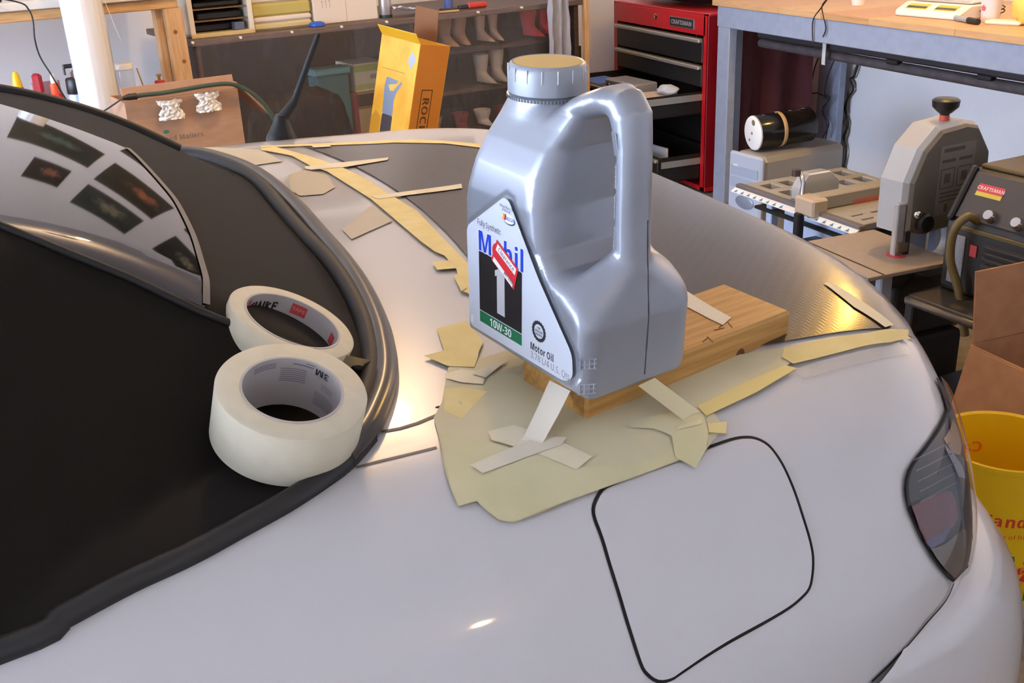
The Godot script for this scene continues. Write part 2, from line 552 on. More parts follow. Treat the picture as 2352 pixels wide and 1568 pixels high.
func make_lamps() -> void:
	# a bare warm bulb under the ceiling, a work lamp over the right bench and a bulb behind the photographer
	var glow := M(C(255, 226, 170), 0.4)
	glow.emission_enabled = true; glow.emission = C(255, 214, 150); glow.emission_energy_multiplier = 30.0
	for a in [[Vector3(0.73, 2.34, -2.95), 1.0, "bare warm ceiling bulb hanging over the far side of the car"], [Vector3(0.95, 2.3, 1.08), 0.08, "bare warm ceiling bulb hanging behind the photographer"]]:
		var b := thing("ceiling_light_bulb", a[1 + 1], "light bulb", a[0])
		part(b, "glass_bulb", latheg([Vector2(0, -0.042), Vector2(0.016, -0.038), Vector2(0.028, -0.022), Vector2(0.031, -0.004), Vector2(0.026, 0.014), Vector2(0.016, 0.032), Vector2(0.0, 0.034)], 24), glow)
		part(b, "socket", latheg([Vector2(0, 0.03), Vector2(0.02, 0.03), Vector2(0.022, 0.09), Vector2(0.05, 0.11), Vector2(0.06, 2.6 - a[0].y), Vector2(0, 2.6 - a[0].y)], 24), white_plastic)
		lamp(a[0], Color(1.0, 0.83, 0.62), a[1], 0.03)
	var at := Vector3(2.42, 2.14, -2.56)
	var w := thing("pendant_lamp", "metal pendant work lamp hanging over the front of the grey bench", "lamp", at)
	var g := Geo.new()
	g.lathe([Vector2(0.12, -0.03), Vector2(0.095, 0.02), Vector2(0.05, 0.07), Vector2(0.025, 0.09), Vector2(0.024, 0.15), Vector2(0, 0.15), Vector2(0, 0.145), Vector2(0.02, 0.145), Vector2(0.045, 0.068), Vector2(0.09, 0.02), Vector2(0.115, -0.03), Vector2(0.12, -0.03)], 32)
	part(w, "reflector", g, M(C(190, 190, 190), 0.3, 0.9))
	var glow2: StandardMaterial3D = glow.duplicate()
	glow2.emission = C(255, 196, 96)
	part(w, "bulb", latheg([Vector2(0, -0.055), Vector2(0.02, -0.05), Vector2(0.03, -0.03), Vector2(0.03, -0.01), Vector2(0.018, 0.03), Vector2(0, 0.06)], 24), glow2)
	part(w, "flex", tubeg([Vector3(0, 0.14, 0), Vector3(0, 0.46, 0)], 0.004), black_rubber)
	lamp(at + Vector3(0, -0.025, 0), Color(1.0, 0.78, 0.36), 1.1, 0.03)

func make_materials() -> void:
	white_paint = M(C(206, 204, 204), 0.28)
	white_paint.clearcoat_enabled = true; white_paint.clearcoat = 0.8; white_paint.clearcoat_roughness = 0.06
	tape_mat = mottled(C(226, 203, 132), C(238, 219, 158), Vector3(3, 3, 3), 0.62, 3, 0.03)
	pale_tape = mottled(C(226, 214, 180), C(236, 226, 196), Vector3(3, 3, 3), 0.55, 4, 0.03)
	paper_mat = mottled(C(204, 195, 156), C(218, 208, 172), Vector3(3, 3, 3), 0.6, 5, 0.012)
	carton_mat = mottled(C(170, 130, 100), C(184, 144, 114), Vector3(2, 6, 2), 0.85, 6, 0.02)
	pine = mottled(C(196, 146, 88), C(226, 184, 128), Vector3(1.2, 14, 14), 0.55, 7, 0.02)
	pine_up = mottled(C(196, 150, 98), C(226, 186, 138), Vector3(14, 1.2, 14), 0.6, 8, 0.02)
	dark_wood = mottled(C(58, 42, 36), C(84, 64, 54), Vector3(1.5, 12, 12), 0.6, 9, 0.02)

func make_room() -> void:
	var wall := mottled(C(238, 238, 239), C(244, 243, 242), Vector3(0.7, 0.7, 0.7), 0.85, 11)
	structure("floor", boxg(Vector3(-0.4, -0.1, -1.9), Vector3(8.2, 0.2, 9.4), 0), bumpy(mottled(C(120, 108, 96), C(150, 138, 124), Vector3(0.8, 0.8, 0.8), 0.7, 12, 0.02), 0.1, 0.05, Vector3(3, 3, 3)))
	structure("ceiling", boxg(Vector3(-0.4, 2.68, -1.9), Vector3(8.2, 0.16, 9.4), 0), wall)
	structure("wall_right", boxg(Vector3(3.43, 1.3, -1.9), Vector3(0.16, 2.6, 9.4), 0), wall)
	structure("wall_front", boxg(Vector3(-0.4, 1.3, 2.68), Vector3(8.0, 2.6, 0.16), 0), wall)
	var g := Geo.new()
	g.box(Vector3(0, 1.3, 0), Vector3(9.4, 2.6, 0.16))
	var wb := structure("wall_back", g, wall)
	wb.position = B3(-0.9, 0, -0.86); wb.rotation.y = BR
	var l := Geo.new()
	l.box(Vector3(-4.08, 2.35, -1.9), Vector3(0.16, 0.5, 9.2))
	l.box(Vector3(-4.08, 1.05, -5.6), Vector3(0.16, 2.1, 1.8))
	l.box(Vector3(-4.08, 1.05, 1.85), Vector3(0.16, 2.1, 1.7))
	structure("wall_left", l, wall)
	structure("trim_1", boxg(Vector3(-9.2, -0.1, -1.9), Vector3(9.4, 0.18, 12), 0), M(C(150, 148, 142), 0.9))

func make_car() -> void:
	var car := thing("car", "white soft-top car with its carbon boot lid masked off with tape", "car", Vector3())
	var g := Geo.new()
	var top := LV.size() - 1
	var ks := []
	for i in top + 1:
		ks.append(float(i))
		if i < top: ks.append(i + 0.5)
	loops(g, LV, ks, -3.05, 0.22)
	part(car, "body_shell", g, white_paint)
	# rear bumper, cut along its seam below the lamp
	var bg := Geo.new()
	ks = []
	for i in LVB.size():
		ks.append(float(i))
		if i < LVB.size() - 1: ks.append(i + 0.5)
	var seam := func(y: float) -> float: return clampf(lerpf(0.524, 0.648, (y - 0.716) / 0.04), 0.50, 0.66)
	loops(bg, LVB, ks, 0, 0, seam)
	part(car, "rear_bumper", bg, white_paint)
	var sg := Geo.new()
	ribbon(sg, spline2(V([0.6421,0.7507,0.6268,0.7428,0.5932,0.7376,0.5536,0.7246,0.5209,0.7144])), 0.0022, side_map, 0.0012)
	part(car, "bumper_seam", sg, gap_mat)
	# wheels, hidden below the frame
	for w in [[0.12, -0.72], [0.12, -2.08], [-2.25, -0.74], [-2.25, -2.06]]:
		var tg := Geo.new()
		tg.x = Transform3D(Basis(Vector3.RIGHT, PI / 2), Vector3(w[0], 0.315, w[1]))
		tg.lathe([Vector2(0.2, -0.1), Vector2(0.28, -0.11), Vector2(0.315, -0.085), Vector2(0.315, 0.085), Vector2(0.28, 0.11), Vector2(0.2, 0.1), Vector2(0.2, -0.1)], 36)
		part(car, "tyre", tg, black_rubber)
	# fuel door: a raised plate inside a dark gap
	var fd := spline2(V([0.3025,0.9007,0.3144,0.9054,0.3261,0.9064,0.3537,0.9074,0.3865,0.9078,0.4209,0.9085,0.4471,0.9088,0.4614,0.908,0.4705,0.9061,0.4769,0.9021,0.479,0.8956,0.4794,0.8873,0.479,0.8756,0.4779,0.8601,0.4777,0.8435,0.4764,0.8321,0.4722,0.8211,0.4665,0.8123,0.4568,0.8077,0.4423,0.8039,0.4167,0.8004,0.3838,0.7969,0.3597,0.7934,0.3358,0.7889,0.3249,0.787,0.3136,0.7895,0.3058,0.7973,0.3022,0.8065,0.2987,0.8332,0.2976,0.8513,0.2971,0.87,0.2981,0.8852,0.2984,0.8953]), 3, true)
	var gg := Geo.new()
	ribbon(gg, fd, 0.0028, side_map, 0.0008, true)
	part(car, "fuel_door_gap", gg, gap_mat)
	var c2 := Vector2()
	for p in fd: c2 += p / fd.size()
	var fin := PackedVector2Array()
	for p in fd: fin.append(p + (c2 - p).normalized() * 0.0014)
	part(car, "fuel_door", patchg(fin, side_map, 0.0012, 0.01), white_paint, "rounded square fuel filler door")
	make_tail_lamp(car)
	make_soft_top(car)
	make_boot_lid(car)
	# antenna on the far rear wing
	var at := Vector3(0.322, 0.928, -2.098)
	var ag := Geo.new()
	ag.x = Transform3D(Basis(Vector3.FORWARD, 0.12), at)
	ag.lathe([Vector2(0.031, -0.012), Vector2(0.03, 0.0), Vector2(0.024, 0.012), Vector2(0.016, 0.03), Vector2(0.012, 0.045), Vector2(0.0, 0.047)], 24)
	var an := part(car, "antenna_base", ag, black_rubber, "black rubber antenna foot")
	var tip := Vector3(0.418, 1.119, -2.098)
	part(an, "antenna_mast", tubeg([at + Vector3(0.005, 0.035, 0), at.lerp(tip, 0.35), at.lerp(tip, 0.4), tip.lerp(at, 0.02), tip], [0.0125, 0.0088, 0.0072, 0.0055, 0.0035], 12), black_rubber)
	# seams in the deck beside the soft top
	var s1 := Geo.new()
	ribbon(s1, V([0.1697,-0.7734,0.1861,-0.7724,0.2022,-0.7749,0.2198,-0.7809,0.2256,-0.7842]), 0.004, top_map, 0.0006)
	part(car, "deck_seam", s1, M(C(90, 86, 80), 0.5))
	var s2 := Geo.new()
	ribbon(s2, V([0.1367,-0.7291,0.1557,-0.7306,0.1776,-0.7311,0.205,-0.7324]), 0.003, top_map, 0.0006)
	part(car, "deck_seam", s2, M(C(110, 104, 98), 0.5))
	var s3 := Geo.new()
	s3.ball(Vector3(0.2273, 0.9315, -0.795), Vector3(0.006, 0.004, 0.004), 12)
	part(car, "rubber_stop", s3, black_rubber)

func make_tail_lamp(car: Node3D) -> void:
	var left := V([0.7055,0.8682,0.6856,0.8694,0.6675,0.8685,0.6514,0.8675,0.6373,0.866,0.624,0.8645,0.6125,0.8623,0.6033,0.8593,0.597,0.8553,0.5924,0.8502,0.5903,0.8442,0.5897,0.8362,0.5922,0.827,0.5952,0.8178,0.5987,0.8088,0.6038,0.7995,0.6093,0.7897,0.6156,0.7806,0.6226,0.7715,0.6301,0.7627,0.6385,0.755])
	var o := PackedVector2Array(left)
	o.append_array(V([0.68, 0.744, 0.71, 0.748, 0.735, 0.765, 0.752, 0.79, 0.757, 0.82, 0.75, 0.85, 0.735, 0.872, 0.718, 0.886]))
	var housing := part(car, "tail_lamp", patchg(o, side_map, 0.0015, 0.008), M(C(18, 18, 19), 0.4), "smoked tail lamp wrapping the rear corner")
	var rim := Geo.new()
	ribbon(rim, o, 0.003, side_map, 0.0022, true)
	part(housing, "lamp_seal", rim, gap_mat)
	var red := V([0.5943,0.8367,0.6149,0.8352,0.6384,0.832,0.657,0.8249,0.6621,0.815,0.6619,0.8012,0.6482,0.7985,0.6315,0.8015,0.61,0.8014,0.6018,0.8061,0.5967,0.8182])
	part(housing, "red_reflector", patchg(red, side_map, 0.003, 0.008), M(C(92, 30, 36), 0.25))
	var vio := V([0.6004,0.8059,0.617,0.8046,0.632,0.8028,0.643,0.8024,0.6389,0.7982,0.6292,0.7949,0.6169,0.7956,0.6063,0.7987])
	part(housing, "side_marker", patchg(vio, side_map, 0.0034, 0.008), M(C(74, 62, 98), 0.25))
	var low := V([0.6074,0.7977,0.6283,0.7922,0.649,0.7904,0.6675,0.7873,0.6756,0.7812,0.6692,0.7667,0.6569,0.7569,0.6406,0.7567,0.6233,0.7743,0.6141,0.7862])
	part(housing, "clear_reflector", patchg(low, side_map, 0.003, 0.008), M(C(104, 92, 80), 0.3, 0.3))
	var up := V([0.707,0.8598,0.7128,0.8482,0.7092,0.8381,0.6952,0.8366,0.6789,0.8459,0.6721,0.8559,0.6707,0.8606])
	part(housing, "clear_reflector", patchg(up, side_map, 0.003, 0.008), M(C(176, 146, 104), 0.3, 0.3))
	var mid := V([0.6672,0.8579,0.6789,0.8459,0.6929,0.8286,0.6959,0.8162,0.6778,0.8272,0.6727,0.84,0.6683,0.8506])
	part(housing, "clear_reflector", patchg(mid, side_map, 0.0032, 0.008), M(C(150, 148, 158), 0.3, 0.3))
	var stripes := Geo.new()
	for k in 5:
		var q := V([0.6078,0.8432,0.6273,0.8413,0.6495,0.8384,0.6718,0.8331])
		for i in q.size(): q[i] += Vector2(0.002, 0.007) * (k - 1.0)
		ribbon(stripes, q, 0.0012, side_map, 0.0036)
	part(housing, "moulded_ribs", stripes, M(C(92, 92, 94), 0.3))
	part(housing, "lamp_lens", patchg(o, side_map, 0.006, 0.008), glassy(C(30, 30, 30), 0.06, 0.02))

func make_soft_top(car: Node3D) -> void:
	var cloth := mottled(C(21, 19, 17), C(28, 25, 22), Vector3(9, 9, 9), 0.75, 15, 0.12)
	cloth.metallic_specular = 0.25
	cloth.rim_enabled = true; cloth.rim = 0.08
	var foot := V([-0.1245,-0.6296,-0.0841,-0.6418,-0.0411,-0.655,0.0012,-0.6656,0.0402,-0.68,0.0749,-0.6944,0.1052,-0.7111,0.1303,-0.7291,0.1559,-0.7582,0.1754,-0.7915,0.1925,-0.8274,0.2057,-0.8654,0.2164,-0.9095,0.2277,-0.9725,0.2379,-1.0707,0.2427,-1.179,0.2428,-1.3134,0.2418,-1.4517,0.2326,-1.6107,0.2199,-1.7264,0.1975,-1.8424,0.1596,-1.9691,0.1148,-2.0424])
	var outline := V([-1.5, -0.62, -1.0, -0.605, -0.4, -0.603])
	outline.append_array(foot)
	outline.append_array(V([0.04, -2.13, -0.12, -2.2, -0.5, -2.22, -1.0, -2.2, -1.5, -2.15]))
	var g := patchg(outline, roof_map, 0.0, 0.02)
	var top := part(car, "soft_top", g, cloth, "black cloth folding roof")
	# rear window: dark glass let into the cloth
	var win := V([-0.0952,-0.9375,-0.0768,-0.9293,-0.0493,-0.9189,-0.0026,-0.9066,0.0291,-0.897,0.0511,-0.891])
	win.append_array(spline2(V([0.0529,-0.897,0.0574,-0.9328,0.059,-0.9885,0.0601,-1.0519,0.0583,-1.1142,0.0547,-1.1754,0.047,-1.2297,0.0377,-1.2882,0.0282,-1.3468,0.0197,-1.3877]), 3))
	win.append_array(V([0.0068,-1.397,-0.0222,-1.4165,-0.0556,-1.4445,-0.09,-1.4808,-0.121,-1.5195]))
	win.append_array(V([-0.5, -1.62, -0.5, -0.96]))
	var glass := M(C(90, 90, 94), 0.03, 1.0)
	part(top, "rear_window", patchg(win, soft_map, 0.003, 0.02), glass, "dark glass rear window mirroring the posters on the wall")
	var rim := Geo.new()
	ribbon(rim, spline2(V([0.0528,-0.8946,0.0578,-0.9333,0.0595,-0.989,0.0606,-1.0526,0.0588,-1.1149,0.0552,-1.1763,0.0475,-1.2306,0.0382,-1.2892,0.0287,-1.348,0.0202,-1.3889]), 4), 0.0065, soft_map, 0.0042)
	part(top, "window_edge", rim, M(C(110, 104, 98), 0.35))
	var seam := Geo.new()
	seam.tube(smooth_path(Array(V([-0.0952,-0.935,-0.0495,-0.9164,-0.003,-0.9039,0.0285,-0.8935,0.0608,-0.8843,0.1089,-0.8776,0.1523,-0.8739,0.1903,-0.8756])).map(func(p): return soft_map(p) + Vector3(0, 0.0015, 0)), 3), 0.0038, 8)
	part(top, "corner_seam", seam, M(C(18, 17, 16), 0.6))
	var bind := []
	for i in 26:
		var x := lerpf(-0.6, 0.10, i / 25.0)
		bind.append(soft_map(Vector2(x, -1.685)) + Vector3(0, 0.001, 0))
	part(top, "edge_binding", tubeg(smooth_path(bind, 2), 0.0095, 10), M(C(14, 13, 13), 0.6), "black binding along the roof's far edge")
	# rounded weather strip round the soft top's foot
	var c := Vector3(0.02, 0.94, -1.40)
	var path := []
	var dark := []
	for i in range(7, foot.size()):
		var p := top_map(foot[i])
		var inward := (c - p) * Vector3(1, 0, 1)
		inward = inward.normalized()
		path.append(p + inward * 0.010 + Vector3(0, 0.006, 0))
		dark.append(p + inward * 0.032 + Vector3(0, 0.006, 0))
	part(car, "weather_strip", tubeg(smooth_path(path, 4), 0.0115, 14), M(C(74, 66, 60), 0.28), "rounded dark grey moulding round the foot of the roof")
	part(car, "weather_strip", tubeg(smooth_path(dark, 4), 0.011, 12), M(C(20, 19, 19), 0.6))
	var lp := [top_map(Vector2(-1.4, -0.60)), top_map(Vector2(-0.8, -0.595)), top_map(Vector2(-0.4, -0.612)) + Vector3(0, 0.003, -0.004)]
	for i in 9: lp.append(top_map(foot[i]) + Vector3(0, 0.003, -0.008))
	part(car, "weather_strip", tubeg(smooth_path(lp, 5), 0.0095, 14), M(C(30, 29, 29), 0.4))

func twill() -> ImageTexture:
	var im := Image.create(64, 64, false, Image.FORMAT_RGB8)
	for y in 64:
		for x in 64:
			var over := ((x / 8 + y / 8) % 4) < 2
			var t := float(x % 8) / 8.0 if over else float(y % 8) / 8.0
			var k := sin(t * PI) * (0.22 if over else 0.12) + 0.72
			im.set_pixel(x, y, Color(k, k, k))
	return ImageTexture.create_from_image(im)

func make_boot_lid(car: Node3D) -> void:
	var carbon := M(C(82, 76, 71), 0.3, 0.3)
	var t := twill()
	carbon.albedo_texture = noise_tex(0.02, [C(190, 176, 168), C(226, 216, 206)], 256, 21)
	carbon.uv1_scale = Vector3(3, 3, 3)
	carbon.detail_enabled = true; carbon.detail_albedo = t; carbon.detail_blend_mode = BaseMaterial3D.BLEND_MODE_MUL
	carbon.heightmap_enabled = true; carbon.heightmap_texture = t; carbon.heightmap_scale = 0.035
	carbon.clearcoat_enabled = true; carbon.clearcoat = 0.5; carbon.clearcoat_roughness = 0.22
	carbon.uv1_scale = Vector3(26, 26, 26)
	var lid := PackedVector2Array()
	for i in 21:   # front edge, near to far
		var w := lerpf(0.60, -0.56, i / 20.0)
		lid.append(Vector2(0.392 - 0.07 * pow(w / 0.6, 2), ZC + w))
	lid.append_array(V([0.369,-1.9339,0.4755,-1.8957,0.5257,-1.8657,0.5689,-1.8135,0.6056,-1.7535]))
	for i in 25:   # rear edge, far to near, just short of where the lid rolls under
		var w := lerpf(-0.30, 0.628, i / 24.0)
		var l := lev(LV, 8.6)
		if w < 0: l[2] -= 0.10 * pow(w / 0.7, 2)
		lid.append(Vector2(X0 + (l[2] - X0) * pow(1.0 - pow(absf(w) / l[1], l[3]), 1.0 / l[3]), ZC + w))
	part(car, "boot_lid", patchg(lid, top_map, 0.0022, 0.02), carbon, "bare carbon fibre boot lid with a woven pattern")
	var strips := [
		[tape_mat, 0.0030, V([]), "long yellow masking tape along the front edge of the boot lid"],
	]
	var put := func(poly: PackedVector2Array, m: Material, lift: float, label: String, wave := 0.0) -> void:
		part(car, "masking_tape", patchg(poly, top_map, lift, 0.012, wave), m, label)
	put.call(V([0.2611,-1.9625,0.2877,-1.9584,0.3219,-1.8314,0.351,-1.7097,0.3655,-1.6018,0.3724,-1.4894,0.3821,-1.3653,0.375,-1.2348,0.3718,-1.1569,0.3684,-1.0929,0.3435,-1.0099,0.3335,-1.0386,0.3508,-1.1055,0.3542,-1.161,0.3482,-1.1802,0.3445,-1.2301,0.3422,-1.3349,0.3405,-1.4585,0.3307,-1.5727,0.323,-1.6752,0.3074,-1.7396,0.2967,-1.8483,0.2581,-1.943]), tape_mat, 0.0031, "long yellow masking tape along the front edge of the boot lid")
	put.call(V([0.265,-1.9881,0.3711,-1.9438,0.4792,-1.9095,0.5296,-1.8786,0.5728,-1.8254,0.6096,-1.7645,0.6232,-1.7163,0.6168,-1.6991,0.565,-1.8017,0.493,-1.8712,0.3659,-1.9193,0.2626,-1.9726]), tape_mat, 0.0031, "yellow tape along the far edge of the boot lid")
	put.call(V([0.3478,-1.926,0.3798,-1.9157,0.3771,-1.8959,0.3468,-1.905]), pale_tape, 0.0036, "short pale tab on the far tape")
	put.call(V([0.2974,-1.7336,0.3717,-1.735,0.4434,-1.7385,0.4354,-1.7177,0.3584,-1.6938,0.3054,-1.7009,0.2958,-1.7107]), pale_tape, 0.0036, "pale strip pointing across the lid, the farther one")
	put.call(V([0.3438,-1.4739,0.4185,-1.4833,0.4896,-1.4892,0.4819,-1.463,0.4248,-1.4598,0.3704,-1.4556,0.3503,-1.4538]), pale_tape, 0.0036, "pale strip pointing across the lid towards the jug")
	put.call(V([0.3332,-1.1438,0.3605,-1.1386,0.3537,-1.1092,0.3294,-1.1134]), tape_mat, 0.0036, "small yellow piece on the white deck, left of the jug")
	put.call(V([0.3404,-1.0858,0.3572,-1.0977,0.341,-1.0426,0.3322,-1.0349]), tape_mat, 0.0039, "small yellow piece tucked behind the jug's shoulder")
	put.call(V([0.0753,-2.0946,0.1706,-2.0759,0.2596,-1.9527,0.275,-1.8125,0.2071,-1.8047,0.1556,-1.9312]), M(C(206, 196, 172), 0.5), 0.0016, "thin pale masking paper at the far corner of the deck")
	put.call(V([0.2619,-1.6902,0.2939,-1.7158,0.3187,-1.6554,0.3109,-1.5638,0.2845,-1.5285,0.2519,-1.5354,0.2452,-1.5767]), M(C(190, 178, 150), 0.5), 0.0016, "greyish masking paper beside the far tape")
	put.call(V([0.2667,-1.3267,0.3353,-1.4335,0.3385,-1.3367,0.268,-1.2789]), M(C(186, 176, 158), 0.5), 0.0016, "greyish masking paper on the middle of the deck")
	# the patchwork of paper and tape under the jug
	put.call(V([0.2762,-0.9495,0.3096,-0.9563,0.308,-0.9003,0.2841,-0.8595,0.2633,-0.8751,0.2657,-0.8951]), tape_mat, 0.0030, "deep yellow piece left of the jug's foot")
	put.call(V([0.2444,-0.8922,0.2708,-0.8971,0.2938,-0.8739,0.2804,-0.8491,0.2586,-0.8609]), tape_mat, 0.0034, "thin tongue of yellow tape left of the jug")
	put.call(V([0.2504,-0.8468,0.2674,-0.8489,0.2871,-0.8323,0.2756,-0.8128,0.2587,-0.824,0.248,-0.8383]), pale_tape, 0.0037, "pale tongue of tape just below the yellow one")
	put.call(V([0.2404,-0.8193,0.2562,-0.8168,0.2748,-0.7995,0.2373,-0.763,0.2279,-0.7815]), tape_mat, 0.0030, "yellow square at the deck seam")
	put.call(V([0.258,-0.8591,0.3396,-0.8756,0.418,-0.8431,0.5002,-0.8174,0.5229,-0.7758,0.575,-0.7714,0.5836,-0.7568,0.5192,-0.7267,0.4815,-0.7184,0.4484,-0.7156,0.4468,-0.6841,0.412,-0.6618,0.3908,-0.661,0.3556,-0.6558,0.322,-0.6516,0.2815,-0.6463,0.2613,-0.6425,0.2345,-0.639,0.2237,-0.6428,0.2162,-0.6551,0.2132,-0.662,0.1979,-0.661,0.1981,-0.6789,0.201,-0.7019,0.2118,-0.7494,0.2161,-0.7744,0.231,-0.797]), paper_mat, 0.0022, "broad yellow masking paper under the board and jug", 0.0008)
	put.call(V([0.2118,-0.7494,0.2344,-0.7331,0.2617,-0.7044,0.3049,-0.6718,0.3568,-0.6656,0.4096,-0.6756,0.4038,-0.6635,0.3556,-0.6558,0.2815,-0.6463,0.2345,-0.639,0.2237,-0.6428,0.2162,-0.6551,0.2132,-0.662,0.1979,-0.661,0.1981,-0.6789]), mottled(C(204, 196, 152), C(218, 210, 168), Vector3(3, 3, 3), 0.6, 31), 0.0034, "lower yellow strip with a torn edge on the wing", 0.0006)
	put.call(V([0.2502,-0.7339,0.2742,-0.7352,0.3193,-0.6792,0.301,-0.6701,0.2491,-0.7209]), pale_tape, 0.0042, "whitish strip lying on the paper below the board, long one")
	put.call(V([0.2204,-0.6965,0.2887,-0.7135,0.3085,-0.7047,0.3013,-0.6976,0.227,-0.6849]), M(C(222, 214, 190), 0.5), 0.0046, "whitish strip lying lowest on the paper")
	put.call(V([0.3681,-0.7104,0.4102,-0.71,0.426,-0.7,0.3971,-0.683,0.3851,-0.6953,0.3675,-0.7013]), M(C(214, 206, 170), 0.5), 0.0042, "pale torn piece right of the board's near end")
	put.call(V([0.273,-0.8347,0.2979,-0.8494,0.3135,-0.8487,0.3028,-0.8392,0.281,-0.8216]), M(C(214, 208, 184), 0.5), 0.0048, "torn white scrap near the board's left end")
	put.call(V([0.3952,-0.6834,0.4244,-0.7047,0.4351,-0.6993,0.4292,-0.6808,0.4173,-0.6651,0.3991,-0.6511,0.3873,-0.6634]), M(C(214, 206, 160), 0.5), 0.0046, "tape end stuck across the top of the fuel door")
	put.call(V([0.4345,-0.6896,0.4525,-0.6878,0.4439,-0.6767,0.4296,-0.6807]), tape_mat, 0.0040, "small yellow end right of the fuel door's tape")
	# tape along the near edge of the lid
	put.call(V([0.5674,-0.769,0.6176,-0.7689,0.6631,-0.767,0.7077,-0.7746,0.728,-0.7831,0.7146,-0.769,0.7176,-0.7657,0.6771,-0.751,0.6198,-0.7447,0.583,-0.7422,0.558,-0.7416,0.5557,-0.7557]), tape_mat, 0.0034, "broad yellow tape along the near edge of the lid")
	put.call(V([0.4376,-0.7123,0.4927,-0.7287,0.5485,-0.7419,0.5575,-0.734,0.5018,-0.7144,0.4381,-0.6985]), M(C(226, 206, 134), 0.5), 0.0038, "yellow tape following the edge of the wing right of the board")
	put.call(V([0.6979,-0.8833,0.7068,-0.8784,0.7048,-0.8262,0.7056,-0.7803,0.6907,-0.7744,0.6866,-0.8173]), pale_tape, 0.0036, "pale strip down the right corner of the boot lid")
	var fl := Geo.new()
	ribbon(fl, V([0.5525,-0.7269,0.5895,-0.731,0.6379,-0.735,0.6942,-0.7483]), 0.016, top_map, 0.002)
	part(car, "plastic_film", fl, glassy(C(235, 232, 226), 0.35, 0.1), "clear film edge below the tape")
# ---- the motor oil jug, as a smooth field in its own millimetres: x along the label, y up, z out of the label
func poly_dist(q: Vector2, p: PackedVector2Array) -> float:
	var d := 1e9
	for i in p.size():
		var a := p[i]
		var b := p[(i + 1) % p.size()]
		d = minf(d, q.distance_squared_to(Geometry2D.get_closest_point_to_segment(q, a, b)))
	d = sqrt(d)
	return -d if Geometry2D.is_point_in_polygon(q, p) else d
var jug_outline := V([-93, 0, 88, 0, 89, 64, 86, 92, 82, 150, 80, 205, 77, 238, 62, 254, 42, 254, 16, 243, -6, 229, -10, 232, -70, 232, -73, 222, -84, 176, -93, 136])
var jug_hole := V([30, 118, 40, 108, 50, 108, 57, 124, 55, 206, 46, 226, 34, 222, 26, 200, 26, 150])
var jug_block := V([-120, -20, 120, -20, 120, 63, 86, 69, 38, 98, 17, 150, 4, 172, 0, 196, 2, 230, 10, 300, -120, 300])
var jug_label := V([-81, 112, -22, 155, -14, 154, 28, 97, 76, 44, 78, 22, 66, 14, -79, 13])
var jug_cols := {}
func jug_col(x: float, y: float) -> Vector2:   # (outline distance, half depth)
	var q := Vector2(x, y)
	var s := poly_dist(q, jug_outline) + 0.0
	var h := poly_dist(q, jug_hole)
	var o := -smin(-s, h - 5.0, 10.0)
	var b := poly_dist(q, jug_block)
	var dep := lerpf(66.0, 19.0, smoothstep(-4.0, 40.0 + 14.0 * smoothstep(140.0, 190.0, y), b))
	var sh := 66.0
	for k in [[150, 66, 176, 59], [176, 59, 198, 49], [198, 49, 216, 38], [216, 38, 230, 31], [230, 31, 300, 31]]:
		if y >= k[0] and y <= k[2]: sh = lerpf(k[1], k[3], (y - k[0]) / (k[2] - k[0]))
	dep = smin(dep, sh, 12.0)
	dep -= 1.4 * smoothstep(5.0, 2.0, poly_dist(q, jug_label))
	return Vector2(o, dep)
func jug_field(c: Vector2, x: float, y: float, z: float) -> float:
	var d := -smin(-(c.x), -(absf(z + 2.0) - c.y) * 0.8, 16.0)
	if y > 190.0:   # the round neck
		var n := maxf(Vector2(x + 40, z - 2).length() - 31.0, y - 236.0)
		d = smin(d, n, 8.0)
	return d
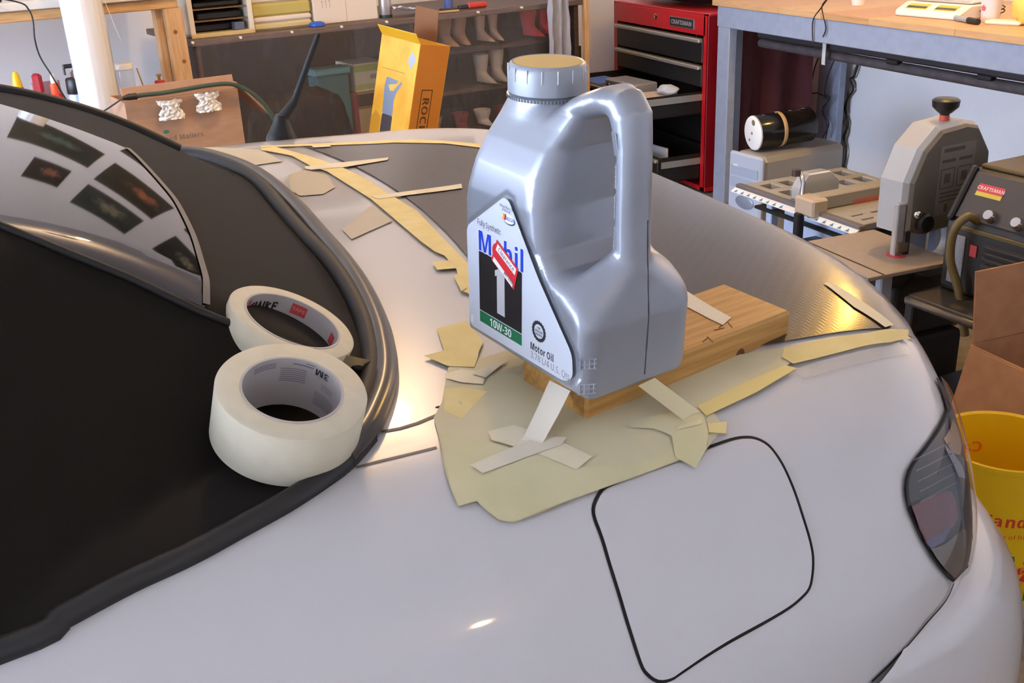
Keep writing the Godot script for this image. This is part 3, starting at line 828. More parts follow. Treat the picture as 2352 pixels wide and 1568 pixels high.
func jug_mesh() -> Geo:
	var st := 2.5
	var nx := 76
	var ny := 106
	var nz := 60
	var o := Vector3(-94, -4, -77)
	var f := PackedFloat32Array()
	f.resize(nx * ny * nz)
	for i in nx:
		for j in ny:
			var x := o.x + i * st
			var y := o.y + j * st
			var c := jug_col(x, y)
			for k in nz: f[(i * ny + j) * nz + k] = jug_field(c, x, y, o.z + k * st)
	var g := Geo.new()
	var ids := PackedInt32Array()
	ids.resize(nx * ny * nz)
	ids.fill(-1)
	var vs := PackedVector3Array()
	var ns := PackedVector3Array()
	var off := [0, ny * nz, nz, ny * nz + nz, 1, ny * nz + 1, nz + 1, ny * nz + nz + 1]
	for i in nx - 1:
		for j in ny - 1:
			for k in nz - 1:
				var b := (i * ny + j) * nz + k
				var inside := 0
				for q in 8: if f[b + off[q]] < 0: inside += 1
				if inside == 0 or inside == 8: continue
				var sum := Vector3()
				var cnt := 0
				for q in 8:
					for ax in 3:
						var r: int = q | (1 << ax)
						if r == q: continue
						var fa := f[b + off[q]]
						var fb := f[b + off[r]]
						if (fa < 0) == (fb < 0): continue
						var p := Vector3(q & 1, (q >> 1) & 1, (q >> 2) & 1)
						p[ax] += fa / (fa - fb)
						sum += p; cnt += 1
				var p := sum / cnt
				var gr := Vector3()
				for q in 8:   # gradient of the trilinear field
					var w := f[b + off[q]]
					var sx := 1.0 if q & 1 else -1.0
					var sy := 1.0 if q & 2 else -1.0
					var sz := 1.0 if q & 4 else -1.0
					var ax := p.x if q & 1 else 1 - p.x
					var ay := p.y if q & 2 else 1 - p.y
					var az := p.z if q & 4 else 1 - p.z
					gr += Vector3(sx * ay * az, ax * sy * az, ax * ay * sz) * w
				ids[b] = vs.size()
				vs.append((o + (Vector3(i, j, k) + p) * st) / 1000.0)
				ns.append(gr.normalized())
	for i in range(1, nx - 1):
		for j in range(1, ny - 1):
			for k in range(1, nz - 1):
				var b := (i * ny + j) * nz + k
				for ax in 3:
					var s: int = [ny * nz, nz, 1][ax]
					if (f[b] < 0) == (f[b + s] < 0): continue
					var t1: int = [nz, 1, ny * nz][ax]
					var t2: int = [1, ny * nz, nz][ax]
					var q := [ids[b], ids[b - t1], ids[b - t1 - t2], ids[b - t2]]
					if q.min() < 0: continue
					g.tri(vs[q[0]], vs[q[1]], vs[q[2]], ns[q[0]], ns[q[1]], ns[q[2]])
					g.tri(vs[q[0]], vs[q[2]], vs[q[3]], ns[q[0]], ns[q[2]], ns[q[3]])
	return g
func jug_hit(x: float, y: float, from: Vector3, step: Vector3) -> Vector3:   # first point of the jug's skin along a line
	var p := from
	for i in 400:
		if jug_field(jug_col(p.x, p.y), p.x, p.y, p.z) < 0: break
		p += step
	return p
func jug_frame(p: Vector3) -> Transform3D:   # upright axes on the jug's skin, z outwards
	var f := func(q: Vector3) -> float: return jug_field(jug_col(q.x, q.y), q.x, q.y, q.z)
	var n := Vector3(f.call(p + Vector3(2, 0, 0)) - f.call(p - Vector3(2, 0, 0)), f.call(p + Vector3(0, 2, 0)) - f.call(p - Vector3(0, 2, 0)), f.call(p + Vector3(0, 0, 2)) - f.call(p - Vector3(0, 0, 2))).normalized()
	var s := Vector3.UP.cross(n).normalized()
	return Transform3D(Basis(s, n.cross(s), n), p / 1000)
func flat(p: PackedVector2Array, z: float) -> Geo:   # a flat printed area in millimetres on the label
	var g := Geo.new()
	var t := Geometry2D.triangulate_polygon(p)
	var n := Vector3(0, 0, 1)
	for i in range(0, t.size(), 3):
		g.tri(Vector3(p[t[i]].x, p[t[i]].y, z) / 1000, Vector3(p[t[i + 1]].x, p[t[i + 1]].y, z) / 1000, Vector3(p[t[i + 2]].x, p[t[i + 2]].y, z) / 1000, n, n, n, p[t[i]] / 100, p[t[i + 1]] / 100, p[t[i + 2]] / 100)
	return g
func at_mm(x: float, y: float, z: float, turn := 0.0) -> Transform3D: return Transform3D(Basis(Vector3(0, 0, 1), turn), Vector3(x, y, z) / 1000)

func make_jug() -> void:
	var jug := Node3D.new()
	jug.name = "oil_jug"; add_child(jug)
	tag(jug, "silver motor oil jug with a white, blue and black label", "jug")
	jug.transform = Transform3D(Basis(Vector3(0.24, -0.07, 0.968), Vector3(0.017, 0.998, 0.068), Vector3(-0.971, 0, 0.241)).orthonormalized().scaled(Vector3.ONE * 0.969), Vector3(0.359, 0.9622, -0.799))
	var silver := M(C(166, 171, 180), 0.36, 0.5)
	silver.clearcoat_enabled = true; silver.clearcoat = 0.35; silver.clearcoat_roughness = 0.18
	silver.albedo_texture = noise_tex(0.4, [C(238, 238, 238), C(255, 255, 255)], 256, 41, 2)
	silver.uv1_triplanar = true; silver.uv1_scale = Vector3(14, 14, 14)
	part(jug, "body", jug_mesh(), silver)
	# cap with a tamper ring
	var cap := Geo.new()
	cap.x = Transform3D(Basis(), Vector3(-0.040, 0, 0.003))
	cap.lathe([Vector2(0.0322, 0.2345), Vector2(0.0345, 0.236), Vector2(0.0345, 0.2525), Vector2(0.0338, 0.257), Vector2(0.0325, 0.2595), Vector2(0.031, 0.2605), Vector2(0.030, 0.2598), Vector2(0, 0.2598)], 64)
	var grey := M(C(158, 163, 170), 0.42, 0.35)
	var cp := part(jug, "cap", cap, grey, "grey screw cap")
	var top := Geo.new()
	top.x = cap.x
	top.lathe([Vector2(0.0295, 0.2599), Vector2(0.0295, 0.2602), Vector2(0, 0.2602)], 48)
	part(cp, "cap_disc", top, M(C(210, 178, 106), 0.5))
	var ribs := Geo.new()
	for i in 16:
		ribs.x = Transform3D(Basis(Vector3.UP, TAU * i / 16), Vector3(-0.040, 0, 0.003))
		ribs.box(Vector3(0.0345, 0.2525, 0), Vector3(0.0012, 0.011, 0.0012), 0.0003)
	part(cp, "ribs", ribs, M(C(196, 200, 206), 0.35, 0.3))
	var ring := Geo.new()
	ring.x = cap.x
	ring.lathe([Vector2(0.0325, 0.2305), Vector2(0.0352, 0.2312), Vector2(0.0352, 0.2338), Vector2(0.0325, 0.2345)], 64)
	var rg := part(jug, "tamper_ring", ring, M(C(150, 155, 162), 0.4, 0.35))
	var teeth := Geo.new()
	for i in 72:
		teeth.x = Transform3D(Basis(Vector3.UP, TAU * i / 72), Vector3(-0.040, 0, 0.003))
		teeth.box(Vector3(0.0353, 0.2325, 0), Vector3(0.0008, 0.0024, 0.0013))
	part(rg, "ring_teeth", teeth, M(C(96, 100, 106), 0.5, 0.3))
	# dark seam strip up the handle side
	var strip := Geo.new()
	var pts := []
	for i in 27:
		var y := 8.0 + i * 5.4
		pts.append((jug_hit(0, y, Vector3(110, y, -10), Vector3(-0.5, 0, 0)) + Vector3(-0.3, 0, 0)) / 1000)
	strip.tube(pts, 0.0011, 6)
	part(jug, "level_strip", strip, M(C(70, 72, 78), 0.4), "dark level strip down the narrow side")
	# raised grip pads inside the handle and moulded marks near the foot
	for y in [212.0, 186.0, 160.0, 134.0]:
		var p := jug_hit(0, y, Vector3(66, y, 60), Vector3(0, 0, -0.4))
		var pad := Geo.new()
		pad.x = jug_frame(p)
		pad.box(Vector3(-0.002, 0, 0), Vector3(0.009, 0.021, 0.0016), 0.0007)
		for k in 5: pad.box(Vector3(-0.002, -0.008 + k * 0.004, 0.001), Vector3(0.006, 0.0016, 0.0008), 0.0003)
		part(jug, "grip_pad", pad, silver)
	for y in [36.0, 12.0]:
		var p := jug_hit(0, y, Vector3(120, y, 88), Vector3(-0.35, 0, -0.35))
		var mk := Geo.new()
		mk.x = jug_frame(p)
		for k in 3: mk.box(Vector3(0, 0.0045 - 0.0045 * k, 0.0), Vector3(0.016, 0.0014, 0.0016), 0.0006)
		for k in 4: mk.box(Vector3(-0.006 + 0.004 * k, 0, 0.0), Vector3(0.0014, 0.009, 0.0014), 0.0005)
		part(jug, "moulded_mark", mk, silver)
	# label
	var zf := 62.9
	var paper := M(C(214, 220, 228), 0.3, 0.0)
	var lines := Image.create(8, 256, false, Image.FORMAT_RGB8)
	for y in 256:
		for x in 8: lines.set_pixel(x, y, Color(0.86, 0.87, 0.9) if y % 8 < 2 else Color(1, 1, 1))
	paper.albedo_texture = ImageTexture.create_from_image(lines)
	paper.uv1_scale = Vector3(1, 2, 1)
	var lab := part(jug, "label", flat(round_poly(jug_label, 7), zf), paper, "silver-white label with blue lettering over a black square")
	var z := zf + 0.12
	var black := M(C(30, 28, 31), 0.4)
	part(lab, "black_square", flat(V([-61.5, 35.5, 5, 35.5, 5, 94, -61.5, 94]), z), black)
	part(lab, "green_band", flat(V([-61.5, 23.5, 5, 23.5, 5, 34.6, -61.5, 34.6]), z), M(C(18, 112, 72), 0.45))
	var wt := M(C(236, 238, 240), 0.4)
	part(lab, "grade_print", textg("10W-30", 0.0078, at_mm(-28, 29, z + 0.1), 0.92, true), wt)
	var halo := Geo.new()
	halo.text("Mobil", 0.0195, at_mm(-27, 105.4, z), 0.98, true)
	for d in [Vector2(0.9, 0), Vector2(-0.9, 0), Vector2(0, 0.9), Vector2(0, -0.9)]: halo.text("Mobil", 0.0195, at_mm(-27 + d.x, 105.4 + d.y, z), 0.98, true)
	part(lab, "name_outline", halo, wt)
	var nm := Geo.new()
	nm.text("M   bil", 0.0192, at_mm(-27, 105.4, z + 0.15), 0.98, true)
	nm = Geo.new()
	nm.text("Mobil", 0.0192, at_mm(-27, 105.4, z + 0.15), 0.98, true)
	part(lab, "name_print", nm, M(C(22, 66, 196), 0.4))
	var ro := PackedVector2Array()
	var oc := Vector2(-32.5, 101.6)
	var rg2 := Geo.new()
	for i in 28:
		var a := TAU * i / 28
		var b := TAU * (i + 1) / 28
		var n := Vector3(0, 0, 1)
		var q := func(an: float, r: float) -> Vector3: return Vector3(oc.x + cos(an) * r * 0.86, oc.y + sin(an) * r, z + 0.3) / 1000
		rg2.tri(q.call(a, 4.0), q.call(a, 8.0), q.call(b, 8.0), n, n, n)
		rg2.tri(q.call(a, 4.0), q.call(b, 8.0), q.call(b, 4.0), n, n, n)
	part(lab, "red_letter", rg2, M(C(206, 40, 48), 0.4))
	part(lab, "numeral", flat(V([-33, 42, -21, 42, -21, 88, -26, 88, -36, 83, -36, 77, -33, 79]), z + 0.1), M(C(214, 216, 220), 0.25, 0.25), "silver figure one")
	part(lab, "kind_print", textg("Fully Synthetic", 0.0052, at_mm(-44.5, 121, z), 0.78), ink)
	part(lab, "oil_print", textg("Motor Oil", 0.0068, at_mm(34.5, 30, z), 0.78, true), ink)
	part(lab, "volume_print", textg("3.78 L/4 U.S. Qts", 0.006, at_mm(46, 20.4, z), 0.9), M(C(128, 130, 136), 0.5))
	var seal := Geo.new()
	for i in 40:
		var a := TAU * i / 40
		var b := TAU * (i + 1) / 40
		var n := Vector3(0, 0, 1)
		var ra := 9.6 + 0.5 * (i % 2)
		var q := func(an: float, r: float) -> Vector3: return Vector3(30 + cos(an) * r, 47.5 + sin(an) * r, z) / 1000
		seal.tri(q.call(a, 6.6), q.call(a, ra), q.call(b, ra), n, n, n)
		seal.tri(q.call(a, 6.6), q.call(b, ra), q.call(b, 6.6), n, n, n)
	for r in [["FOR", 3.2], ["GASOLINE", 0.0], ["ENGINES", -3.2]]: seal.text(r[0], 0.0019, at_mm(30, 47.5 + r[1], z + 0.05), 0.85, true)
	part(lab, "seal_print", seal, ink)
	var small := Geo.new()
	small.text("Official Motor Oil", 0.0022, at_mm(-18, 147, z), 0.85)
	small.text("of NASCAR", 0.0022, at_mm(-18, 144, z), 0.85)
	part(lab, "small_print", small, ink)
	var oval := PackedVector2Array()
	var oval2 := PackedVector2Array()
	for i in 24:
		oval.append(Vector2(-14 + cos(TAU * i / 24) * 9.5, 136.5 + sin(TAU * i / 24) * 4.6))
		oval2.append(Vector2(-15 + cos(TAU * i / 24) * 9.3, 137.4 + sin(TAU * i / 24) * 4.3))
	part(lab, "oval_badge", flat(oval, z), M(C(70, 76, 92), 0.4))
	part(lab, "oval_badge", flat(oval2, z + 0.05), wt)
	part(lab, "oval_stripe", flat(V([-24, 135, -21.5, 135, -20, 140.5, -22.5, 140.5]), z + 0.12), M(C(230, 160, 40), 0.4))
	part(lab, "oval_stripe", flat(V([-21.3, 135, -19, 135, -17.5, 140.8, -19.8, 140.8]), z + 0.12), M(C(206, 40, 48), 0.4))
	part(lab, "oval_print", textg("NASCAR", 0.0034, at_mm(-12.5, 137.5, z + 0.12), 0.8, true), M(C(40, 80, 190), 0.4))
	part(lab, "corner_mark", flat(V([-77, 17, -72.5, 17, -72.5, 25, -77, 25]), z), wt)
	# clearance sticker across the lettering
	var stk := part(jug, "sticker", flat(V([-41, 92, -32, 113.5, 0.5, 96, -6.5, 74]), z + 0.45), M(C(214, 40, 46), 0.5), "red and white clearance sticker stuck askew")
	var sw := M(C(240, 236, 232), 0.5)
	part(stk, "white_band", flat(V([-33.5, 103.5, -30.5, 110, -2.5, 95, -4.8, 88.5]), z + 0.55), sw)
	part(stk, "white_band", flat(V([-38.6, 91.5, -36.8, 96, -7.4, 80, -8.8, 75.6]), z + 0.55), sw)
	part(stk, "sticker_print", textg("Clearance", 0.0045, at_mm(-17.6, 99.4, z + 0.65, -0.49), 0.95), ink)
	part(stk, "price_print", textg("per item", 0.003, at_mm(-14, 82.4, z + 0.65, -0.49), 0.9, true), M(C(60, 60, 66), 0.5))

func roll(called: String, label: String, c: Vector3, n: Vector3, r_out: float, r_in: float, h: float, seed_: int) -> Node3D:
	var o := Node3D.new()
	o.name = called; add_child(o)
	tag(o, label, "tape roll", "rolls of masking tape on the soft top")
	var xd := Vector3(0.929, -0.044, 0.369)
	xd = (xd - n * xd.dot(n)).normalized()
	o.transform = Transform3D(Basis(xd, n, xd.cross(n)), c - n * h)
	var edge := mottled(C(218, 208, 180), C(228, 219, 194), Vector3(8, 8, 8), 0.7, seed_)
	var t := Geo.new()
	t.lathe([Vector2(r_in + 0.002, 0), Vector2(r_out - 0.001, 0), Vector2(r_out, 0.001), Vector2(r_out, h - 0.001), Vector2(r_out - 0.001, h), Vector2(r_in + 0.002, h)], 96)
	part(o, "tape", t, edge)
	var k := Geo.new()
	k.lathe([Vector2(r_in, 0.0), Vector2(r_in + 0.002, 0.0)], 64)
	k.lathe([Vector2(r_in + 0.002, h - 0.0002), Vector2(r_in + 0.002, h + 0.0006), Vector2(r_in, h + 0.0006), Vector2(r_in, 0)], 96)
	part(o, "core", k, M(C(190, 184, 182), 0.6), "grey cardboard core with print inside")
	return o
func inside_text(g: Geo, s: String, h: float, deg: float, y: float, r: float, flip: bool, sx := 1.0, bold := false) -> void:
	var w := func(p: Vector3) -> Vector3:
		if flip: p = -p
		var a := deg_to_rad(deg) + p.x / r
		return Vector3(cos(a) * r, y + p.y, sin(a) * r)
	g.text(s, h, Transform3D(), sx, bold, w)
func inside_block(g: Geo, d0: float, d1: float, y0: float, y1: float, r: float) -> void:
	var n := maxi(2, int(absf(d1 - d0) / 5))
	for i in n:
		var a := deg_to_rad(lerpf(d0, d1, float(i) / n))
		var b := deg_to_rad(lerpf(d0, d1, float(i + 1) / n))
		var na := Vector3(-cos(a), 0, -sin(a))
		var nb := Vector3(-cos(b), 0, -sin(b))
		var q := func(m: Vector3, y: float) -> Vector3: return -m * r + Vector3(0, y, 0)
		g.tri(q.call(na, y0), q.call(nb, y0), q.call(nb, y1), na, nb, nb)
		g.tri(q.call(na, y0), q.call(nb, y1), q.call(na, y1), na, nb, na)
func ribbon3(edge_a: Array, edge_b: Array) -> Geo:   # a free strip of tape between two edges, a third of a millimetre thick
	var g := Geo.new()
	var m := edge_a.size() - 1
	for s in [0.0, 0.0003]:
		var f := func(a: float, b: float) -> Vector3:
			var i := mini(int(a * m), m - 1)
			var t := a * m - i
			return edge_a[i].lerp(edge_a[i + 1], t).lerp(edge_b[i].lerp(edge_b[i + 1], t), b) + Vector3(0, s, 0)
		g.sheet(f, m * 4, 2, 1.0 if s > 0 else -1.0)
	return g

func make_foreground() -> void:
	# offcut of timber under the jug
	var u := Vector3(0.963, 0.002, -0.268).normalized()
	var nn := Vector3(0.017, 0.998, 0.068).normalized()
	nn = (nn - u * nn.dot(u)).normalized()
	var w := u.cross(nn)
	var board := Node3D.new()
	board.name = "wood_block"; add_child(board)
	tag(board, "honey-coloured timber offcut lying under the silver jug", "wood block")
	board.transform = Transform3D(Basis(u, nn, w), Vector3(0.592, 0.9585, -0.794) - u * 0.1325 - w * 0.04425)
	var wood := mottled(C(176, 128, 62), C(208, 162, 96), Vector3(1.6, 30, 30), 0.45, 51, 0.02)
	part(board, "timber", boxg(Vector3(0, -0.0155, 0), Vector3(0.265, 0.031, 0.0885), 0.0028), wood)
	var kn := Geo.new()
	kn.x = Transform3D(Basis(Vector3.RIGHT, PI / 2), Vector3(0.062, -0.026, 0.0443))
	kn.lathe([Vector2(0.006, 0), Vector2(0.0045, 0.0003), Vector2(0, 0.0004)], 16)
	part(board, "knot", kn, M(C(96, 54, 34), 0.6))
	var sp := Geo.new()
	for q in [[0.052, 0.026, 0.4], [0.06, 0.03, 1.1], [0.045, 0.03, -0.2], [0.018, 0.038, 0.3], [0.022, 0.04, 1.2]]:
		sp.x = Transform3D(Basis(Vector3.UP, q[2]), Vector3(q[0], 0.0002, q[1]))
		sp.box(Vector3(), Vector3(0.012, 0.0007, 0.0012), 0.0003)
	part(board, "gouges", sp, M(C(112, 72, 36), 0.7))
	make_jug()
	# loose strips that hold the board and the jug
	var lift := func(p: PackedVector2Array, h: float) -> Array: return Array(p).map(func(q): return top_map(q) + Vector3(0, h, 0))
	var e1 := V([0.2763,-0.7164,0.2889,-0.7049])
	var a1 := lift.call(e1, 0.005) as Array
	var t1 := [Vector3(0.3151, 0.9595, -0.7517), Vector3(0.3225, 0.9595, -0.7248)]
	var s1 := ribbon3([t1[0], t1[0].lerp(a1[0], 0.5) + Vector3(0, -0.001, 0), a1[0], a1[0] + Vector3(-0.006, -0.002, 0.004)], [t1[1], t1[1].lerp(a1[1], 0.5) + Vector3(0, -0.001, 0), a1[1], a1[1] + Vector3(-0.006, -0.002, 0.004)])
	var tape_white := M(C(232, 224, 204), 0.55)
	tape_white.backlight_enabled = true; tape_white.backlight = Color(0.25, 0.23, 0.2)
	solo("tape_strip", s1, tape_white, "white strip of masking tape running from under the jug's near corner down to the wing", "masking tape", Vector3(), 0, "loose tape strips holding the board")
	var t2 := [Vector3(0.3802, 0.957, -0.7128), Vector3(0.4001, 0.957, -0.7203)]
	var a2 := lift.call(V([0.4156,-0.697,0.4353,-0.7041]), 0.004) as Array
	var b2 := lift.call(V([0.4022,-0.6868,0.4293,-0.6882]), 0.005) as Array
	solo("tape_strip", ribbon3([t2[0], t2[0].lerp(a2[0], 0.5), a2[0], b2[0]], [t2[1], t2[1].lerp(a2[1], 0.5), a2[1], b2[1]]), M(C(222, 210, 166), 0.55), "pale strip of masking tape running from under the jug towards the fuel door", "masking tape", Vector3(), 0, "loose tape strips holding the board")
	var t3 := [Vector3(0.5207, 0.9604, -0.8788), Vector3(0.522, 0.9604, -0.8552), Vector3(0.5244, 0.9604, -0.8265), Vector3(0.528, 0.9604, -0.8009)]
	var t4 := [Vector3(0.4989, 0.9604, -0.8482), Vector3(0.5026, 0.9604, -0.8328), Vector3(0.5064, 0.9604, -0.8098), Vector3(0.5112, 0.9604, -0.7896)]
	for q in [t3, t4]:
		for i in q.size():   # lay it on the board's top
			var d: Vector3 = q[i] - board.position
			q[i] = q[i] - nn * (d.dot(nn) - 0.0006)
	solo("tape_strip", ribbon3(t3, t4), tape_white, "white strip of masking tape lying on top of the timber offcut", "masking tape", Vector3(), 0, "loose tape strips holding the board")
	# two rolls of tape on the soft top
	var n1 := Vector3(0.191, 0.936, 0.297).normalized()
	var r1 := roll("tape_roll", "wide roll of cream masking tape standing nearest on the black soft top", Vector3(0.0994, 0.9954, -0.7579), n1, 0.0592, 0.0385, 0.0485, 61)
	var pr := Geo.new()
	for i in 7: inside_block(pr, -112, -80, 0.026 + i * 0.0021, 0.0268 + i * 0.0021, 0.0383)
	for i in 7: inside_block(pr, -66, -30, 0.010 + i * 0.002, 0.0107 + i * 0.002, 0.0383)
	for i in 3: inside_block(pr, -58, -38, 0.0285 + i * 0.002, 0.0291 + i * 0.002, 0.0383)
	inside_block(pr, -98, -72, 0.0435, 0.0447, 0.0383)
	inside_block(pr, -82, -70, 0.0462, 0.0471, 0.0383)
	for i in 3: inside_block(pr, -150, -118, 0.0395 + i * 0.002, 0.0404 + i * 0.002, 0.0383)
	part(r1, "core_print", pr, M(C(128, 124, 130), 0.6))
	var br := Geo.new()
	inside_text(br, "3M", 0.0062, -59, 0.0425, 0.0382, true, 1.1, true)
	part(r1, "maker_print", br, M(C(40, 44, 60), 0.6))
	var n2 := Vector3(0.445, 0.877, 0.183).normalized()
	var r2 := roll("tape_roll_001", "narrow roll of masking tape with handwriting inside its core, leaning behind the wide roll", Vector3(0.1265, 0.9995, -0.896), n2, 0.0592, 0.0435, 0.0225, 62)
	var st := Geo.new()
	var red_ink := M(C(204, 74, 76), 0.6)
	for q in [[-100, -80, 0.009, 0.0195], [-34, -20, 0.006, 0.0165], [-168, -160, 0.008, 0.018]]:
		st = Geo.new()
		inside_block(st, q[0], q[1], q[2], q[3], 0.0432)
		part(r2, "red_print", st, red_ink)
	var st2 := Geo.new()
	inside_text(st2, "TAPE", 0.0035, -90, 0.0145, 0.0430, false, 1.1, true)
	part(r2, "pale_print", st2, M(C(226, 150, 148), 0.6))
	var hand := Geo.new()   # CLAIRE, written with a marker
	var strokes := [[[-0.4, 0.9, -0.9, 0.6, -0.9, 0.1, -0.4, -0.1]], [[0.1, 1.0, 0.1, -0.1]], [[0.6, -0.1, 0.9, 1.0, 1.3, -0.1], [0.7, 0.35, 1.2, 0.35]], [[1.7, 1.0, 1.7, -0.1]], [[2.2, -0.1, 2.2, 1.0, 2.8, 0.8, 2.3, 0.45, 2.9, -0.1]], [[3.9, 1.0, 3.3, 1.0, 3.3, -0.1, 3.9, -0.1], [3.3, 0.5, 3.8, 0.5]]]
	for letter in strokes:
		for s in letter:
			var line := []
			for i in range(0, s.size(), 2):
				var a: float = deg_to_rad(-150.0) + s[i] * 0.0062 / 0.043
				line.append(Vector3(cos(a) * 0.0431, 0.0075 + s[i + 1] * 0.0075, sin(a) * 0.0431))
			hand.tube(line, 0.0009, 6)
	part(r2, "handwriting", hand, M(C(26, 24, 26), 0.7), "handwritten name in black marker")
	var ang := 0.35
	var tailA := []
	var tailB := []
	for i in 5:
		var a := ang - 0.12 * i
		var rr := 0.0593 + 0.0016 * i * i
		tailA.append(Vector3(cos(a) * rr, 0.001, sin(a) * rr))
		tailB.append(Vector3(cos(a) * rr, 0.0215 - 0.002 * i, sin(a) * rr))
	part(r2, "tape_tail", ribbon3(tailA, tailB), M(C(220, 206, 164), 0.6), "loose torn tape end")
# ---- along the back wall (u to the right, v towards the camera, turned by 11 degrees)
func bench_thing(called: String, label: String, category: String, u: float, y: float, v: float, turn := 0.0, group := "") -> Node3D:
	return thing(called, label, category, B3(u, y, v), BR + turn, group)
func wavy(u: float, v: float, f: FastNoiseLite) -> float: return f.get_noise_2d(u, v)

func make_back() -> void:
	# pine work bench on the left
	var wb := bench_thing("pine_workbench", "bare pine work bench behind the white plastic roll", "workbench", 0, 0, 0)
	part(wb, "tabletop", boxg(Vector3(-0.93, 1.077, -0.33), Vector3(1.8, 0.028, 0.7), 0.003), mottled(C(222, 214, 200), C(232, 226, 214), Vector3(2, 2, 2), 0.6, 71))
	part(wb, "front_rail", boxg(Vector3(-0.93, 1.043, -0.019), Vector3(1.8, 0.036, 0.038), 0.003), pine)
	part(wb, "leg", boxg(Vector3(-0.049, 0.513, -0.019), Vector3(0.066, 1.024, 0.038), 0.003), pine_up)
	part(wb, "leg", boxg(Vector3(-0.095, 0.513, -0.066), Vector3(0.03, 1.024, 0.05), 0.003), pine_up)
	part(wb, "leg", boxg(Vector3(-1.78, 0.513, -0.019), Vector3(0.09, 1.024, 0.038), 0.003), pine_up)
	part(wb, "leg", boxg(Vector3(-1.78, 0.513, -0.64), Vector3(0.09, 1.024, 0.038), 0.003), pine_up)
	part(wb, "wall_ledger", boxg(Vector3(-0.93, 1.043, -0.68), Vector3(1.8, 0.036, 0.038), 0.003), pine)
	part(wb, "lower_shelf", boxg(Vector3(-0.93, 0.565, -0.26), Vector3(1.61, 0.02, 0.5), 0.002), pine)
	for q in [[-0.055, 0.94], [-0.04, 0.83]]:
		var kg := Geo.new()
		kg.x = Transform3D(Basis(Vector3.RIGHT, PI / 2), Vector3(q[0], q[1], 0.0001))
		kg.lathe([Vector2(0.008, 0), Vector2(0.006, 0.0005), Vector2(0, 0.0006)], 14)
		part(wb, "knot", kg, M(C(150, 88, 50), 0.7))
	# things on the pine bench
	var scr := bench_thing("small_screen", "small pale blue screen at the left end of the pine bench", "screen", -0.70, 1.091, -0.06, 0.2)
	part(scr, "case", boxg(Vector3(0, 0.05, 0), Vector3(0.16, 0.1, 0.03), 0.005), black_plastic)
	part(scr, "display", boxg(Vector3(0, 0.052, 0.0155), Vector3(0.14, 0.08, 0.002), 0.001), M(C(150, 222, 236), 0.3))
	solo("white_bottle", latheg([Vector2(0, 0), Vector2(0.026, 0.0), Vector2(0.028, 0.01), Vector2(0.028, 0.09), Vector2(0.02, 0.11), Vector2(0.012, 0.115), Vector2(0.012, 0.14), Vector2(0, 0.14)]), white_plastic, "small white bottle on the pine bench just left of the plastic roll", "bottle", B3(-0.478, 1.091, -0.04))
	# roll of plastic sheeting
	var pr := bench_thing("plastic_roll", "tall white roll of plastic sheeting standing before the pine bench", "roll", -0.392, 0.0, 0.1)
	var rg := Geo.new()
	var nz := FastNoiseLite.new()
	nz.frequency = 3.0; nz.seed = 5
	var rf := func(a: float, b: float) -> Vector3:
		var an := a * TAU
		var r := 0.070 + 0.0022 * nz.get_noise_2d(cos(an) * 3.0, sin(an) * 3.0 + b * 0.25) + (0.002 if fmod(a * 7.0, 1.0) < 0.12 else 0.0)
		return Vector3(cos(an) * r, b * 1.5, sin(an) * r)
	rg.sheet(rf, 72, 30, 1.0, true)
	rg.lathe([Vector2(0.0705, 1.5), Vector2(0.03, 1.5), Vector2(0.03, 1.45)], 32)
	var rm := M(C(236, 234, 230), 0.22)
	rm.clearcoat_enabled = true; rm.clearcoat = 0.6; rm.clearcoat_roughness = 0.12
	part(pr, "sheeting", rg, rm)
	part(pr, "core_tube", latheg([Vector2(0.028, 0), Vector2(0.03, 0), Vector2(0.03, 1.5), Vector2(0.028, 1.5), Vector2(0.028, 0)], 24), carton_mat)
	part(pr, "loose_end", tubeg([Vector3(0.074, 1.1, 0.01), Vector3(0.09, 1.0, 0.03), Vector3(0.108, 0.93, 0.03)], [0.001, 0.0016, 0.0008], 6), rm)
	# bottles and tins on the lower shelf
	var y0 := 0.575
	var gb := bench_thing("glue_bottle", "white glue bottle with a yellow nozzle and orange collar", "bottle", -0.635, y0, -0.03)
	part(gb, "bottle", latheg([Vector2(0, 0), Vector2(0.034, 0), Vector2(0.036, 0.006), Vector2(0.036, 0.13), Vector2(0.03, 0.17), Vector2(0.018, 0.215), Vector2(0, 0.215)]), white_plastic)
	part(gb, "collar", latheg([Vector2(0.0175, 0.212), Vector2(0.019, 0.214), Vector2(0.0175, 0.228), Vector2(0, 0.228)]), M(C(214, 82, 40), 0.5), "orange collar")
	part(gb, "nozzle", latheg([Vector2(0.0165, 0.228), Vector2(0.015, 0.245), Vector2(0.011, 0.272), Vector2(0.006, 0.282), Vector2(0, 0.283)]), M(C(232, 196, 30), 0.45), "yellow nozzle")
	var rb := bench_thing("squeeze_bottle", "dark red waisted squeeze bottle right of the glue bottle", "bottle", -0.572, y0, -0.02, 0.3)
	part(rb, "bottle", latheg([Vector2(0, 0), Vector2(0.03, 0), Vector2(0.034, 0.02), Vector2(0.032, 0.09), Vector2(0.024, 0.14), Vector2(0.026, 0.18), Vector2(0.02, 0.2), Vector2(0.0, 0.2)]), M(C(176, 34, 44), 0.35))
	part(rb, "trigger", boxg(Vector3(0, 0.235, 0.008), Vector3(0.026, 0.07, 0.04), 0.008), M(C(168, 30, 42), 0.4))
	var pn := solo("paper_label", boxg(Vector3(0, 0.11, 0), Vector3(0.10, 0.235, 0.006), 0.002), M(C(196, 150, 152), 0.6), "faded pink cardboard hang card standing behind the red bottles", "card", B3(-0.53, y0, -0.11), BR)
	var ob := bench_thing("spray_bottle", "red spray bottle with orange neck and white nozzle", "bottle", -0.522, y0, 0.03)
